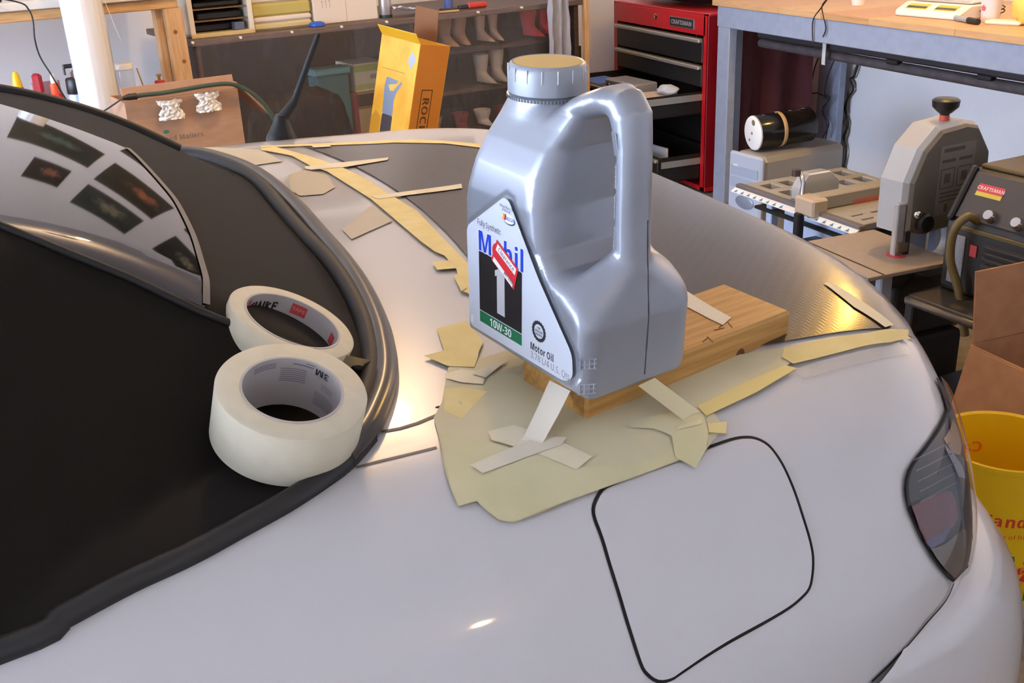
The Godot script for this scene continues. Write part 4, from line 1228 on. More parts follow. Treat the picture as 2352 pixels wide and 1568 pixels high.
	part(ob, "bottle", latheg([Vector2(0, 0), Vector2(0.042, 0), Vector2(0.045, 0.01), Vector2(0.044, 0.09), Vector2(0.036, 0.13), Vector2(0.02, 0.19), Vector2(0.015, 0.2), Vector2(0, 0.2)]), M(C(206, 46, 48), 0.35))
	part(ob, "neck", latheg([Vector2(0.015, 0.196), Vector2(0.017, 0.2), Vector2(0.015, 0.235), Vector2(0, 0.236)]), M(C(232, 92, 40), 0.4), "orange neck")
	part(ob, "nozzle", latheg([Vector2(0.011, 0.236), Vector2(0.011, 0.252), Vector2(0.006, 0.27), Vector2(0, 0.27)]), white_plastic, "white nozzle")
	part(ob, "label", latheg([Vector2(0.0447, 0.012), Vector2(0.0452, 0.03), Vector2(0.0447, 0.05)]), M(C(234, 226, 200), 0.5))
	var cn := bench_thing("spray_tin", "blue and white tin with a black trigger cap", "spray can", -0.455, y0, 0.06)
	part(cn, "can", latheg([Vector2(0, 0), Vector2(0.033, 0), Vector2(0.034, 0.004), Vector2(0.034, 0.19), Vector2(0.03, 0.2), Vector2(0, 0.2)]), M(C(176, 194, 222), 0.3, 0.2))
	part(cn, "label_band", latheg([Vector2(0.0342, 0.02), Vector2(0.0346, 0.022), Vector2(0.0346, 0.10), Vector2(0.0342, 0.102)]), M(C(96, 134, 200), 0.35))
	part(cn, "cap", latheg([Vector2(0.0335, 0.195), Vector2(0.035, 0.197), Vector2(0.033, 0.245), Vector2(0.03, 0.25), Vector2(0, 0.25)]), black_plastic, "black cap")
	var trg := Geo.new()
	trg.box(Vector3(0.004, 0.262, 0), Vector3(0.02, 0.03, 0.018), 0.004)
	trg.box(Vector3(-0.008, 0.292, 0), Vector3(0.05, 0.014, 0.016), 0.004)
	trg.box(Vector3(-0.03, 0.278, 0), Vector3(0.006, 0.032, 0.012), 0.002)
	part(cn, "trigger", trg, black_plastic)
	var bt := bench_thing("spray_tin", "bright blue tin half hidden by the plastic roll", "spray can", -0.425, y0, -0.02)
	part(bt, "can", latheg([Vector2(0, 0), Vector2(0.033, 0), Vector2(0.034, 0.004), Vector2(0.034, 0.2), Vector2(0.028, 0.215), Vector2(0, 0.215)]), M(C(34, 70, 206), 0.3, 0.2))
	part(bt, "cap", latheg([Vector2(0.026, 0.215), Vector2(0.027, 0.26), Vector2(0, 0.262)]), M(C(190, 66, 50), 0.45))
	# clear jar, straw and red pot behind the carton
	var jar := bench_thing("clear_jar", "clear plastic jar with a white lid beside the plastic roll", "jar", -0.262, y0, -0.02)
	part(jar, "jar_wall", latheg([Vector2(0.0, 0.002), Vector2(0.03, 0.002), Vector2(0.032, 0.008), Vector2(0.032, 0.24), Vector2(0.028, 0.25)]), glassy(C(214, 218, 222), 0.16, 0.06))
	part(jar, "lid", latheg([Vector2(0.03, 0.248), Vector2(0.034, 0.25), Vector2(0.034, 0.268), Vector2(0.031, 0.271), Vector2(0, 0.271)]), white_plastic, "white lid")
	solo("brass_rod", tubeg([Vector3(0, 0.01, 0), Vector3(-0.045, 0.25, 0)], [0.0035, 0.0022], 8), M(C(206, 158, 56), 0.3, 0.8), "thin brass rod leaning between the clear jar and the red pot", "rod", B3(-0.175, y0, 0.0), BR)
	var rp := bench_thing("red_pot", "small red pot with a brass top beside the bench leg", "pot", -0.142, y0, -0.01)
	part(rp, "pot", latheg([Vector2(0, 0), Vector2(0.018, 0), Vector2(0.019, 0.19), Vector2(0.017, 0.195), Vector2(0, 0.195)]), M(C(196, 30, 44), 0.4))
	part(rp, "brass_top", latheg([Vector2(0.006, 0.195), Vector2(0.006, 0.21), Vector2(0.011, 0.212), Vector2(0.011, 0.218), Vector2(0, 0.218)]), M(C(206, 170, 80), 0.3, 0.9))
	# carton with two crumpled tissues
	var cb := bench_thing("cardboard_box", "open brown carton with two white crumpled tissues stuck on its front", "box", -0.192, 0, 0.36)
	var w := 0.39
	var hb := 0.775
	part(cb, "front_panel", boxg(Vector3(0, hb / 2, 0.1), Vector3(w, hb, 0.005), 0.001), carton_mat)
	part(cb, "back_panel", boxg(Vector3(0, hb / 2, -0.1), Vector3(w, hb, 0.005), 0.001), carton_mat)
	part(cb, "side_panel", boxg(Vector3(-w / 2 + 0.002, hb / 2, 0), Vector3(0.005, hb, 0.2), 0.001), carton_mat)
	part(cb, "side_panel", boxg(Vector3(w / 2 - 0.002, hb / 2, 0), Vector3(0.005, hb, 0.2), 0.001), carton_mat)
	part(cb, "bottom_panel", boxg(Vector3(0, 0.004, 0), Vector3(w, 0.006, 0.2), 0.001), carton_mat)
	var ff := Geo.new()
	ff.x = Transform3D(Basis(Vector3.RIGHT, -0.25), Vector3(0, hb, 0.1))
	ff.box(Vector3(-0.005, 0.025, 0), Vector3(w * 0.98, 0.05, 0.005), 0.001)
	part(cb, "flap", ff, carton_mat)
	var df := Geo.new()
	df.x = Transform3D(Basis(Vector3.RIGHT, 0.08), Vector3(0, hb, 0.105))
	df.box(Vector3(-0.005, -0.055, 0), Vector3(w * 0.98, 0.11, 0.005), 0.001)
	part(cb, "flap", df, carton_mat)
	var sf := Geo.new()
	sf.x = Transform3D(Basis(Vector3.FORWARD, 0.85), Vector3(w / 2, hb + 0.02, 0))
	sf.box(Vector3(0.085, 0, 0), Vector3(0.17, 0.005, 0.19), 0.001)
	part(cb, "flap", sf, carton_mat)
	part(cb, "printed_words", textg("Cushioned Mailers", 0.017, Transform3D(Basis(), Vector3(-0.055, 0.638, 0.1032)), 1.0, true), M(C(128, 112, 92), 0.8))
	var leaf := Geo.new()
	leaf.ball(Vector3(-0.075, 0.662, 0.103), Vector3(0.01, 0.006, 0.001), 10)
	part(cb, "printed_leaf", leaf, M(C(66, 128, 112), 0.7))
	var tn := FastNoiseLite.new()
	tn.frequency = 0.035; tn.seed = 3
	for i in 2:
		var tg := Geo.new()
		var tf := func(a: float, b: float) -> Vector3:
			var px := (a - 0.5) * 2
			var py := (b - 0.5) * 2
			var pinch := 1.0 - 0.35 * exp(-pow((py - 0.15) * 3.0, 2))
			var rag := 1.0 + 0.16 * tn.get_noise_2d(px * 40 + i * 99, py * 40)
			return Vector3(px * 0.044 * pinch * rag, py * 0.033 * rag, 0.006 + 0.012 * (1 - px * px) + 0.016 * tn.get_noise_2d(px * 70 + 300 + i * 50, py * 70))
		tg.sheet(tf, 18, 18, 1.0)
		solo("tissue", tg, M(C(244, 240, 230), 0.8), ["crumpled white tissue on the left of the carton's front", "crumpled white tissue on the right of the carton's front"][i], "tissue", B3(-0.243 + i * 0.130, 0.738 + i * 0.008, 0.474), BR, "tissues on the carton")
	# cord that hangs from the bench and runs over the carton
	var cord := bench_thing("extension_cord", "thin black cord plugged into a thick green cable across the carton", "cord", 0, 0, 0)
	var cp := [Vector3(-0.583, 1.0928, 0.06), Vector3(-0.5587, 1.0678, 0.06), Vector3(-0.5525, 1.0296, 0.06), Vector3(-0.5595, 0.9689, 0.06), Vector3(-0.5546, 0.9092, 0.06)]
	cp.append_array([Vector3(-0.5525, 0.8604, 0.2), Vector3(-0.5233, 0.7784, 0.2), Vector3(-0.4916, 0.7184, 0.2)])
	cp.append_array([Vector3(-0.4875, 0.726, 0.36), Vector3(-0.4341, 0.7436, 0.36)])
	cp.append(Vector3(-0.3956, 0.7981, 0.5))
	cp.insert(0, Vector3(-0.68, 1.12, 0.03))
	part(cord, "black_cord", tubeg(smooth_path(cp, 6), 0.0028, 8), M(C(30, 34, 34), 0.5))
	var plug := [Vector3(-0.3986, 0.797, 0.5), Vector3(-0.3772, 0.7985, 0.5), Vector3(-0.3517, 0.7981, 0.5)]
	part(cord, "plug", tubeg(plug, [0.006, 0.011, 0.011], 12), black_plastic, "black plug")
	var gc := [Vector3(-0.3517, 0.7981, 0.5), Vector3(-0.3286, 0.7994, 0.5), Vector3(-0.2711, 0.7978, 0.5), Vector3(-0.1972, 0.8001, 0.5), Vector3(-0.1065, 0.8034, 0.5), Vector3(-0.0304, 0.7985, 0.5), Vector3(0.0279, 0.7688, 0.5), Vector3(0.0764, 0.717, 0.5), Vector3(0.1084, 0.6556, 0.5), Vector3(0.1284, 0.5853, 0.5)]
	part(cord, "green_cable", tubeg(smooth_path(gc, 5), 0.0075, 10), M(C(58, 74, 58), 0.6), "thick green cable")
	make_dark_bench()
	make_posters()

func make_dark_bench() -> void:
	# dark stained bench with shelves, hung with clear plastic film
	var db := bench_thing("shelf_bench", "dark brown stained bench with shelves of shoes behind clear film", "bench", 0, 0, 0)
	part(db, "tabletop", boxg(Vector3(0.93, 0.89, -0.33), Vector3(1.86, 0.024, 0.66), 0.003), mottled(C(84, 66, 58), C(112, 90, 80), Vector3(1.5, 12, 12), 0.55, 81, 0.02))
	part(db, "back_panel", boxg(Vector3(1.0, 0.44, -0.64), Vector3(1.7, 0.87, 0.02), 0.002), M(C(44, 36, 32), 0.8))
	part(db, "side_panel", boxg(Vector3(0.022, 0.44, -0.11), Vector3(0.024, 0.87, 0.18), 0.002), dark_wood)
	part(db, "side_panel", boxg(Vector3(1.83, 0.44, -0.33), Vector3(0.024, 0.87, 0.6), 0.002), dark_wood)
	part(db, "divider", boxg(Vector3(0.96, 0.44, -0.33), Vector3(0.022, 0.87, 0.58), 0.002), dark_wood)
	part(db, "shelf", boxg(Vector3(1.395, 0.725, -0.36), Vector3(0.85, 0.02, 0.54), 0.002), dark_wood)
	part(db, "shelf", boxg(Vector3(1.395, 0.545, -0.36), Vector3(0.85, 0.02, 0.54), 0.002), dark_wood)
	part(db, "shelf", boxg(Vector3(1.395, 0.36, -0.36), Vector3(0.85, 0.02, 0.54), 0.002), dark_wood)
	# boots and shoes
	var boot := func(called: String, label: String, cat: String, u: float, y: float, v: float, h: float, r: float, m: Material, turn: float, grp: String) -> void:
		var o := bench_thing(called, label, cat, u, y, v, turn, grp)
		var g := Geo.new()
		var f := func(a: float, b: float) -> Vector3:
			var an := a * TAU
			var rr := lerpf(r * 0.62, r, smoothstep(0.15, 1.0, b))
			var fw := 0.0
			if b < 0.45: fw = 0.11 * (1.0 - smoothstep(0.0, 0.45, b)) * maxf(0.0, sin(an))
			return Vector3(cos(an) * rr * (1.0 if b > 0.1 else 0.9), b * h, sin(an) * rr * 1.1 + fw)
		g.sheet(f, 20, 14, 1.0, true)
		part(o, "upper", g, m)
		part(o, "sole", prismg(round_poly(V([-r * 0.62, -r * 0.75, r * 0.62, -r * 0.75, r * 0.66, 0.08, r * 0.4, r + 0.115, -r * 0.4, r + 0.115, -r * 0.66, 0.08]), 0.02), 0, 0.012, 0.002), black_rubber)
		(o.get_child(1) as Node3D).rotation.x = PI / 2
		(o.get_child(1) as Node3D).position.y = 0.013
	var tan_leather := M(C(176, 132, 104), 0.6)
	var rose := M(C(192, 152, 124), 0.6)
	var red := M(C(206, 52, 64), 0.45)
	var pale := M(C(158, 144, 132), 0.6)
	boot.call("boot", "broad tan boot on the upper shelf, left one of its pair", "boot", 1.20, 0.736, -0.2, 0.135, 0.045, tan_leather, 0.1, "boots on the upper shelf")
	boot.call("boot", "broad tan boot on the upper shelf, right one of its pair", "boot", 1.285, 0.736, -0.2, 0.14, 0.04, tan_leather, -0.1, "boots on the upper shelf")
	boot.call("boot", "slim pinkish boot on the upper shelf, left one of its pair", "boot", 1.40, 0.736, -0.2, 0.14, 0.026, rose, 0.1, "boots on the upper shelf")
	boot.call("boot", "slim pinkish boot on the upper shelf, right one of its pair", "boot", 1.47, 0.736, -0.2, 0.14, 0.026, rose, -0.1, "boots on the upper shelf")
	boot.call("boot", "bright red boot on the upper shelf, left one of its pair", "boot", 1.655, 0.736, -0.18, 0.14, 0.04, red, 0.1, "boots on the upper shelf")
	boot.call("boot", "bright red boot on the upper shelf, right one of its pair", "boot", 1.74, 0.736, -0.18, 0.145, 0.034, red, -0.1, "boots on the upper shelf")
	boot.call("boot", "pale boot on the middle shelf, left one of its pair", "boot", 1.37, 0.556, -0.16, 0.135, 0.036, pale, 0.1, "boots on the middle shelf")
	boot.call("boot", "pale boot on the middle shelf, right one of its pair", "boot", 1.455, 0.556, -0.16, 0.15, 0.036, pale, -0.1, "boots on the middle shelf")
	var low := [[1.0, C(140, 60, 52), "brick red low shoe on the bottom shelf beside the yellow carton"], [1.08, C(150, 118, 92), "tan low shoe on the bottom shelf, left of the maroon one"], [1.22, C(112, 40, 40), "maroon low shoe in the middle of the bottom shelf"], [1.34, C(176, 168, 160), "whitish low shoe on the bottom shelf"], [1.46, C(120, 52, 44), "russet low shoe on the bottom shelf, right of the whitish one"], [1.6, C(96, 84, 76), "dull brown low shoe at the right of the bottom shelf"]]
	for q in low:
		boot.call("shoe", q[2], "shoe", q[0], 0.371, -0.12, 0.075, 0.04, M(q[1], 0.6), 0.25 * sin(q[0] * 40.0), "low shoes on the bottom shelf")
	var ball := Geo.new()
	ball.ball(Vector3(0, 0.035, 0), Vector3(0.034, 0.035, 0.034), 20)
	solo("yarn_ball", ball, M(C(88, 140, 138), 0.8), "teal ball on the upper shelf just right of the yellow carton", "ball", B3(1.105, 0.736, -0.16))
	var bb := Geo.new()
	bb.ball(Vector3(0, 0.03, 0), Vector3(0.03, 0.03, 0.03), 20)
	solo("yarn_ball", bb, M(C(104, 122, 128), 0.8), "grey-blue ball on the upper shelf behind the yellow carton", "ball", B3(1.03, 0.736, -0.2))
	# under the bench on the left: boxes and a black bag
	var bag := Geo.new()
	var bn := FastNoiseLite.new()
	bn.frequency = 0.02; bn.seed = 8
	bag.sheet(func(a: float, b: float) -> Vector3:
		var d := Vector3(sin(PI * b) * cos(TAU * a), cos(PI * b), sin(PI * b) * sin(TAU * a))
		var q := Vector3(signf(d.x) * pow(absf(d.x), 0.6), signf(d.y) * pow(absf(d.y), 0.6), signf(d.z) * pow(absf(d.z), 0.6))
		return Vector3(0, 0.325, 0) + q * Vector3(0.235, 0.32, 0.09) * (1.0 + 0.1 * bn.get_noise_3dv(q * 110.0)), 40, 24, 1.0, true)
	solo("black_bag", bag, M(C(22, 22, 24), 0.7), "bulky black bag under the dark bench beside the carton", "bag", B3(0.435, 0.0, -0.12), BR)
	var tb := bench_thing("teal_box", "teal plastic box lying on the black bag's right", "box", 0.665, 0, -0.30)
	part(tb, "tub", boxg(Vector3(0, 0.334, 0), Vector3(0.16, 0.668, 0.1), 0.01), M(C(64, 116, 124), 0.4))
	part(tb, "lid", boxg(Vector3(0, 0.684, 0), Vector3(0.175, 0.03, 0.11), 0.006), M(C(96, 158, 164), 0.35))
	var stack := [[0.0, 0.505, C(168, 152, 116), "plain tan carton at the bottom of the stack beside the yellow carton"], [0.506, 0.07, C(150, 132, 96), "brown printed carton in the middle of the stack beside the yellow carton"], [0.577, 0.125, C(196, 190, 172), "pale carton with a green wavy print on top of the stack"]]
	for q in stack:
		var cb := bench_thing("stacked_carton", q[3], "box", 0.85, q[0], -0.35, 0, "stack of cartons beside the yellow carton")
		part(cb, "carton", boxg(Vector3(0, q[1] / 2, 0), Vector3(0.165, q[1] - 0.001, 0.2), 0.003), M(q[2], 0.8))
		if q[0] > 0.55:
			part(cb, "green_print", boxg(Vector3(0, q[1] - 0.02, 0.1003), Vector3(0.165, 0.03, 0.001), 0), M(C(150, 166, 92), 0.7))
			part(cb, "green_print", boxg(Vector3(0, 0.025, 0.1003), Vector3(0.165, 0.022, 0.001), 0), M(C(160, 172, 116), 0.7))
			part(cb, "grey_print", boxg(Vector3(0.02, 0.065, 0.1003), Vector3(0.05, 0.02, 0.001), 0), M(C(150, 150, 156), 0.7))
		elif q[0] > 0.2:
			part(cb, "dark_print", boxg(Vector3(0, q[1] - 0.034, 0.1003), Vector3(0.165, 0.055, 0.001), 0), M(C(66, 52, 36), 0.7))
	solo("maroon_book", boxg(Vector3(0, 0.31, 0), Vector3(0.02, 0.62, 0.03), 0.002), M(C(112, 44, 36), 0.6), "maroon board standing on edge between the black bag and the stacked cartons", "board", B3(0.655, 0, -0.02), BR)
	# the film
	var fn := FastNoiseLite.new()
	fn.frequency = 4.0; fn.seed = 12; fn.fractal_octaves = 3
	var fg := Geo.new()
	var ff := func(a: float, b: float) -> Vector3:
		var u := lerpf(0.01, 1.64, a)
		var y := lerpf(0.03, 0.905, b)
		var fold := 0.010 * fn.get_noise_2d(u * 1.6, y * 0.5) + 0.006 * fn.get_noise_2d(u * 6.0 + 7.0, y * 1.2)
		return Vector3(u, y, 0.014 + fold * (1.0 - 0.8 * b))
	fg.sheet(ff, 130, 40, -1.0)
	var film := glassy(C(206, 198, 190), 0.09, 0.12)
	solo("plastic_film", fg, film, "clear plastic film pinned along the dark bench's front edge", "film", B3(0, 0, 0), BR)
	var pins := [Vector3(-0.0016, 0.9123, 0.012), Vector3(0.1861, 0.9083, 0.012), Vector3(0.3984, 0.9109, 0.012), Vector3(0.6136, 0.9127, 0.012), Vector3(0.8193, 0.9129, 0.012), Vector3(1.0347, 0.9113, 0.012), Vector3(1.2651, 0.9111, 0.012), Vector3(1.4931, 0.9083, 0.012)]
	for i in pins.size():
		var g := Geo.new()
		g.x = Transform3D(Basis(Vector3.RIGHT, PI / 2), Vector3())
		g.lathe([Vector2(0, -0.004), Vector2(0.0045, -0.004), Vector2(0.0035, 0.003), Vector2(0.005, 0.008), Vector2(0, 0.009)], 12)
		solo("push_pin", g, white_plastic, ["white push pin in the dark bench's edge, just right of the pine leg", "white push pin in the dark bench's edge below the organiser", "white push pin in the dark bench's edge below the folded sheets", "white push pin in the dark bench's edge just right of the blue lid", "white push pin in the dark bench's edge below the silver tin", "white push pin in the dark bench's edge below the crumpled paper", "white push pin in the dark bench's edge below the blue spool", "white push pin in the dark bench's edge nearest the grey cloth"][i], "push pin", B3(pins[i].x, minf(pins[i].y, 0.897), 0.016), BR, "push pins along the film")
	# things on the dark bench
	var yt := 0.902
	var org := bench_thing("letter_tray", "white pigeonhole organiser with three dark compartments", "organizer", 0.145, yt, -0.2)
	var wood_w := M(C(226, 218, 200), 0.6)
	for s in [-1, 1]: part(org, "side_panel", boxg(Vector3(s * 0.118, 0.12, 0), Vector3(0.02, 0.24, 0.3), 0.002), wood_w)
	part(org, "back_panel", boxg(Vector3(0, 0.12, -0.145), Vector3(0.22, 0.24, 0.01), 0.001), M(C(60, 56, 52), 0.8))
	part(org, "base", boxg(Vector3(0, 0.008, 0.004), Vector3(0.256, 0.016, 0.3), 0.002), M(C(206, 182, 124), 0.6))
	for k in 4: part(org, "shelf", boxg(Vector3(0, 0.06 + k * 0.044, 0), Vector3(0.216, 0.004, 0.29), 0.001), M(C(120, 92, 66), 0.7))
	solo("black_case", boxg(Vector3(0, 0.016, 0), Vector3(0.19, 0.03, 0.2), 0.006), M(C(26, 26, 28), 0.6), "flat black case in the organiser's lowest compartment", "case", B3(0.14, yt + 0.0165, -0.2), BR, "dark things in the pigeonhole organiser")
	solo("blue_grey_block", boxg(Vector3(0, 0.015, 0), Vector3(0.04, 0.03, 0.04), 0.002), M(C(92, 100, 122), 0.5), "blue-grey block at the front of the organiser's lowest compartment", "block", B3(0.215, yt + 0.0165, -0.075), BR)
	solo("black_case", boxg(Vector3(0, 0.014, 0), Vector3(0.18, 0.028, 0.2), 0.005), M(C(34, 38, 38), 0.5), "dark grey case in the organiser's middle compartment", "case", B3(0.15, yt + 0.0625, -0.19), BR, "dark things in the pigeonhole organiser")
	solo("black_case", boxg(Vector3(0, 0.014, 0), Vector3(0.19, 0.028, 0.22), 0.008), M(C(20, 20, 22), 0.45), "glossy black case in the organiser's upper compartment", "case", B3(0.14, yt + 0.1065, -0.19), BR, "dark things in the pigeonhole organiser")
	var folds := [[0.0, 0.028, C(206, 190, 142), "folded cream sheet at the bottom of the pile by the organiser"], [0.0285, 0.024, C(224, 214, 204), "folded white sheet in the middle of the pile by the organiser"], [0.053, 0.05, C(190, 176, 100), "thick folded yellow sheet on top of the pile by the organiser"], [0.1035, 0.03, C(214, 202, 180), "cream folder lying on the folded yellow sheet"]]
	for q in folds:
		var g := Geo.new()
		g.box(Vector3(0, q[1] / 2, 0), Vector3(0.25, q[1], 0.24), 0.008)
		solo("folded_sheet", g, M(q[2], 0.75), q[3], "sheet", B3(0.405, yt + q[0], -0.2), BR + 0.02 * sin(q[0] * 300), "pile of folded sheets")
	var wc := bench_thing("white_carton", "white carton with faint print on the dark bench", "box", 0.685, yt, -0.2)
	part(wc, "carton", boxg(Vector3(0, 0.09, 0), Vector3(0.29, 0.18, 0.24), 0.004), M(C(226, 216, 202), 0.7))
	part(wc, "flap_edge", boxg(Vector3(0, 0.09, 0.1205), Vector3(0.002, 0.178, 0.001), 0), M(C(190, 180, 168), 0.7))
	part(wc, "faint_print", textg("111", 0.03, Transform3D(Basis(), Vector3(-0.09, 0.08, 0.1206)), 0.7), M(C(176, 172, 170), 0.7))
	solo("blue_disc", latheg([Vector2(0, 0), Vector2(0.03, 0), Vector2(0.034, 0.004), Vector2(0.032, 0.014), Vector2(0.02, 0.02), Vector2(0, 0.021)]), M(C(34, 84, 190), 0.35), "bright blue round lid on the edge of the dark bench", "lid", B3(0.53, yt, -0.035), BR)
	var can := bench_thing("spray_tin", "silver spray tin with a dark green foot on the dark bench", "spray can", 0.875, yt, -0.1)
	part(can, "can", latheg([Vector2(0, 0.012), Vector2(0.026, 0.012), Vector2(0.027, 0.016), Vector2(0.027, 0.15), Vector2(0.02, 0.165), Vector2(0, 0.165)]), M(C(206, 208, 210), 0.25, 0.7))
	part(can, "foot_ring", latheg([Vector2(0, 0), Vector2(0.028, 0), Vector2(0.028, 0.013), Vector2(0, 0.013)]), M(C(24, 60, 44), 0.5))
	var pg := Geo.new()
	var pnz := FastNoiseLite.new()
	pnz.frequency = 0.9; pnz.seed = 4
	pg.sheet(func(a: float, b: float) -> Vector3: return Vector3((a - 0.5) * 0.2, 0.012 + 0.035 * (1 - a) * (0.6 + b * 0.4) + 0.016 * pnz.get_noise_2d(a * 3.0, b * 3.0), (b - 0.5) * 0.12), 20, 14, -1.0)
	solo("crumpled_paper", pg, M(C(232, 230, 234), 0.8), "crumpled white paper at the front of the dark bench", "paper", B3(0.99, yt, -0.07), BR)
	var sp := bench_thing("thread_spool", "blue spool standing on a small wooden base", "spool", 1.19, yt, -0.11)
	part(sp, "spool", latheg([Vector2(0, 0.012), Vector2(0.02, 0.012), Vector2(0.02, 0.07), Vector2(0, 0.07)]), M(C(78, 98, 160), 0.5))
	part(sp, "base", boxg(Vector3(0, 0.006, 0), Vector3(0.07, 0.012, 0.05), 0.002), dark_wood)
	solo("wood_stick", tubeg([Vector3(-0.05, 0.006, 0), Vector3(0.06, 0.006, 0.02)], 0.005, 8), M(C(190, 160, 110), 0.6), "short pale wooden stick beside the blue spool", "stick", B3(1.13, yt, -0.04), BR)
	var rh := bench_thing("red_tool", "red plastic handle lying on the dark bench", "tool", 1.33, yt, -0.1)
	part(rh, "handle", boxg(Vector3(0, 0.014, 0), Vector3(0.1, 0.026, 0.03), 0.008), M(C(210, 66, 58), 0.4))
	part(rh, "head", boxg(Vector3(-0.07, 0.012, 0), Vector3(0.05, 0.018, 0.02), 0.004), dark_metal)
	# yellow tool carton, leaning
	var yc := Node3D.new()
	yc.name = "yellow_carton"; add_child(yc)
	tag(yc, "tall yellow printed tool carton leaning before the dark bench", "box")
	yc.transform = Transform3D(Basis(Vector3(-0.2, 0, 0.98).normalized(), -0.225) * Basis(Vector3.UP, -1.03), B3(0.445, 0.05, 0.3))
	var yel := mottled(C(226, 160, 32), C(240, 196, 72), Vector3(3, 2, 3), 0.45, 91, 0.012)
	var hh := 0.865
	part(yc, "front_panel", boxg(Vector3(0.1, hh / 2, 0), Vector3(0.2, hh, 0.004), 0.001), yel)
	part(yc, "back_panel", boxg(Vector3(0.1, hh / 2, -0.17), Vector3(0.2, hh, 0.004), 0.001), yel)
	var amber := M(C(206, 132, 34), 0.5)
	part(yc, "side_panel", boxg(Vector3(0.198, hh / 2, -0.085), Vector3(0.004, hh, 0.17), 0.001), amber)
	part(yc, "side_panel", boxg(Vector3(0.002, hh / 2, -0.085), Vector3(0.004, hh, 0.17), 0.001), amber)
	part(yc, "bottom_panel", boxg(Vector3(0.1, 0.004, -0.085), Vector3(0.2, 0.005, 0.17), 0.001), amber)
	var f1 := Geo.new()
	f1.x = Transform3D(Basis(Vector3.RIGHT, 0.75), Vector3(0.1, hh, 0))
	f1.box(Vector3(0, 0.024, 0), Vector3(0.2, 0.048, 0.003), 0.001)
	part(yc, "flap", f1, M(C(232, 176, 40), 0.45))
	var f2 := Geo.new()
	f2.x = Transform3D(Basis(Vector3.RIGHT, 0.12), Vector3(0.1, hh, -0.17))
	f2.box(Vector3(-0.03, 0.06, 0), Vector3(0.12, 0.12, 0.003), 0.001)
	part(yc, "flap", f2, M(C(132, 92, 60), 0.8), "brown inside of the raised rear flap")
	var logo := PackedVector2Array([Vector2(0.150, 0.80), Vector2(0.170, 0.835), Vector2(0.188, 0.80), Vector2(0.168, 0.765)])
	part(yc, "badge_print", prismg(logo, 0.0022, 0.0026), M(C(168, 178, 206), 0.5))
	part(yc, "rule_print", boxg(Vector3(0.085, 0.745, 0.0024), Vector3(0.12, 0.003, 0.0006), 0), M(C(176, 140, 60), 0.5))
	var jeans := M(C(66, 58, 62), 0.6)
	var shirt := M(C(128, 144, 168), 0.6)
	var fig := Node3D.new()
	part(yc, "figure_print", prismg(round_poly(V([0.055, 0.36, 0.088, 0.36, 0.092, 0.44, 0.11, 0.50, 0.11, 0.575, 0.056, 0.575]), 0.008), 0.0022, 0.0026), jeans, "printed legs of a figure in dark trousers")
	fig.free()
	part(yc, "figure_print", prismg(round_poly(V([0.056, 0.575, 0.11, 0.575, 0.106, 0.635, 0.115, 0.665, 0.138, 0.705, 0.132, 0.713, 0.105, 0.678, 0.08, 0.665, 0.068, 0.688, 0.11, 0.698, 0.118, 0.711, 0.055, 0.716, 0.05, 0.68]), 0.006), 0.0022, 0.0026), shirt, "printed figure in a blue shirt with arms raised")
	part(yc, "figure_print", prismg(circle(Vector2(0.092, 0.68), 0.012, 14), 0.0026, 0.0029), M(C(236, 190, 90), 0.6))
	part(yc, "shade_print", prismg(V([0.0, 0.02, 0.05, 0.02, 0.05, 0.56, 0.02, 0.58, 0.0, 0.55]), 0.0021, 0.0023), M(C(206, 150, 26), 0.45))
	var side_t := Transform3D(Basis(Vector3(0, -1, 0), Vector3(0, 0, -1), Vector3(1, 0, 0)), Vector3(0.2006, 0.53, -0.075))
	part(yc, "name_print", textg("ROCKWELL", 0.036, side_t, 1.05, true), M(C(96, 62, 30), 0.6))
	var fr := Geo.new()
	fr.x = Transform3D(Basis(Vector3.UP, PI / 2), Vector3(0.2006, 0.53, -0.075))
	for s in [-1, 1]:
		fr.box(Vector3(s * 0.03, 0, 0), Vector3(0.004, 0.33, 0.0006))
		fr.box(Vector3(0, s * 0.165, 0), Vector3(0.064, 0.004, 0.0006))
	part(yc, "frame_print", fr, M(C(84, 56, 28), 0.6))
	# grey cloth hanging at the bench's right end, a pole and the clutter beyond
	var cg := Geo.new()
	var cnz := FastNoiseLite.new()
	cnz.frequency = 2.2; cnz.seed = 21
	for s in [0.0, 0.003]:
		cg.sheet(func(a: float, b: float) -> Vector3: return Vector3((a - 0.5) * (0.10 + 0.02 * (1 - b)), b * 1.05, s + 0.016 * sin(a * 15.0 + 2.0 * cnz.get_noise_2d(a, b * 2.0)) + 0.01 * cnz.get_noise_2d(a * 2.0, b * 3.0)), 36, 24, -1.0 if s > 0 else 1.0)
	solo("grey_cloth", cg, M(C(164, 166, 178), 0.85), "grey cloth hanging in folds at the right end of the dark bench", "cloth", B3(1.662, 0.22, 0.062), BR)
	solo("wood_pole", boxg(Vector3(0, 0.62, 0), Vector3(0.026, 1.24, 0.026), 0.003), pine_up, "thin square wooden pole standing right of the grey cloth", "pole", B3(1.86, 0.0, 0.0), BR + 0.1)
	var rk := bench_thing("low_rack", "low dark rack of clutter between the pole and the red chest", "rack", 2.0, 0, -0.6)
	part(rk, "shelf", boxg(Vector3(0, 0.60, 0), Vector3(0.32, 0.02, 0.26), 0.002), dark_wood)
	part(rk, "shelf", boxg(Vector3(0, 0.40, 0), Vector3(0.32, 0.02, 0.26), 0.002), dark_wood)
	part(rk, "back_panel", boxg(Vector3(0, 0.5, -0.14), Vector3(0.34, 1.0, 0.02), 0.002), M(C(92, 84, 74), 0.8))
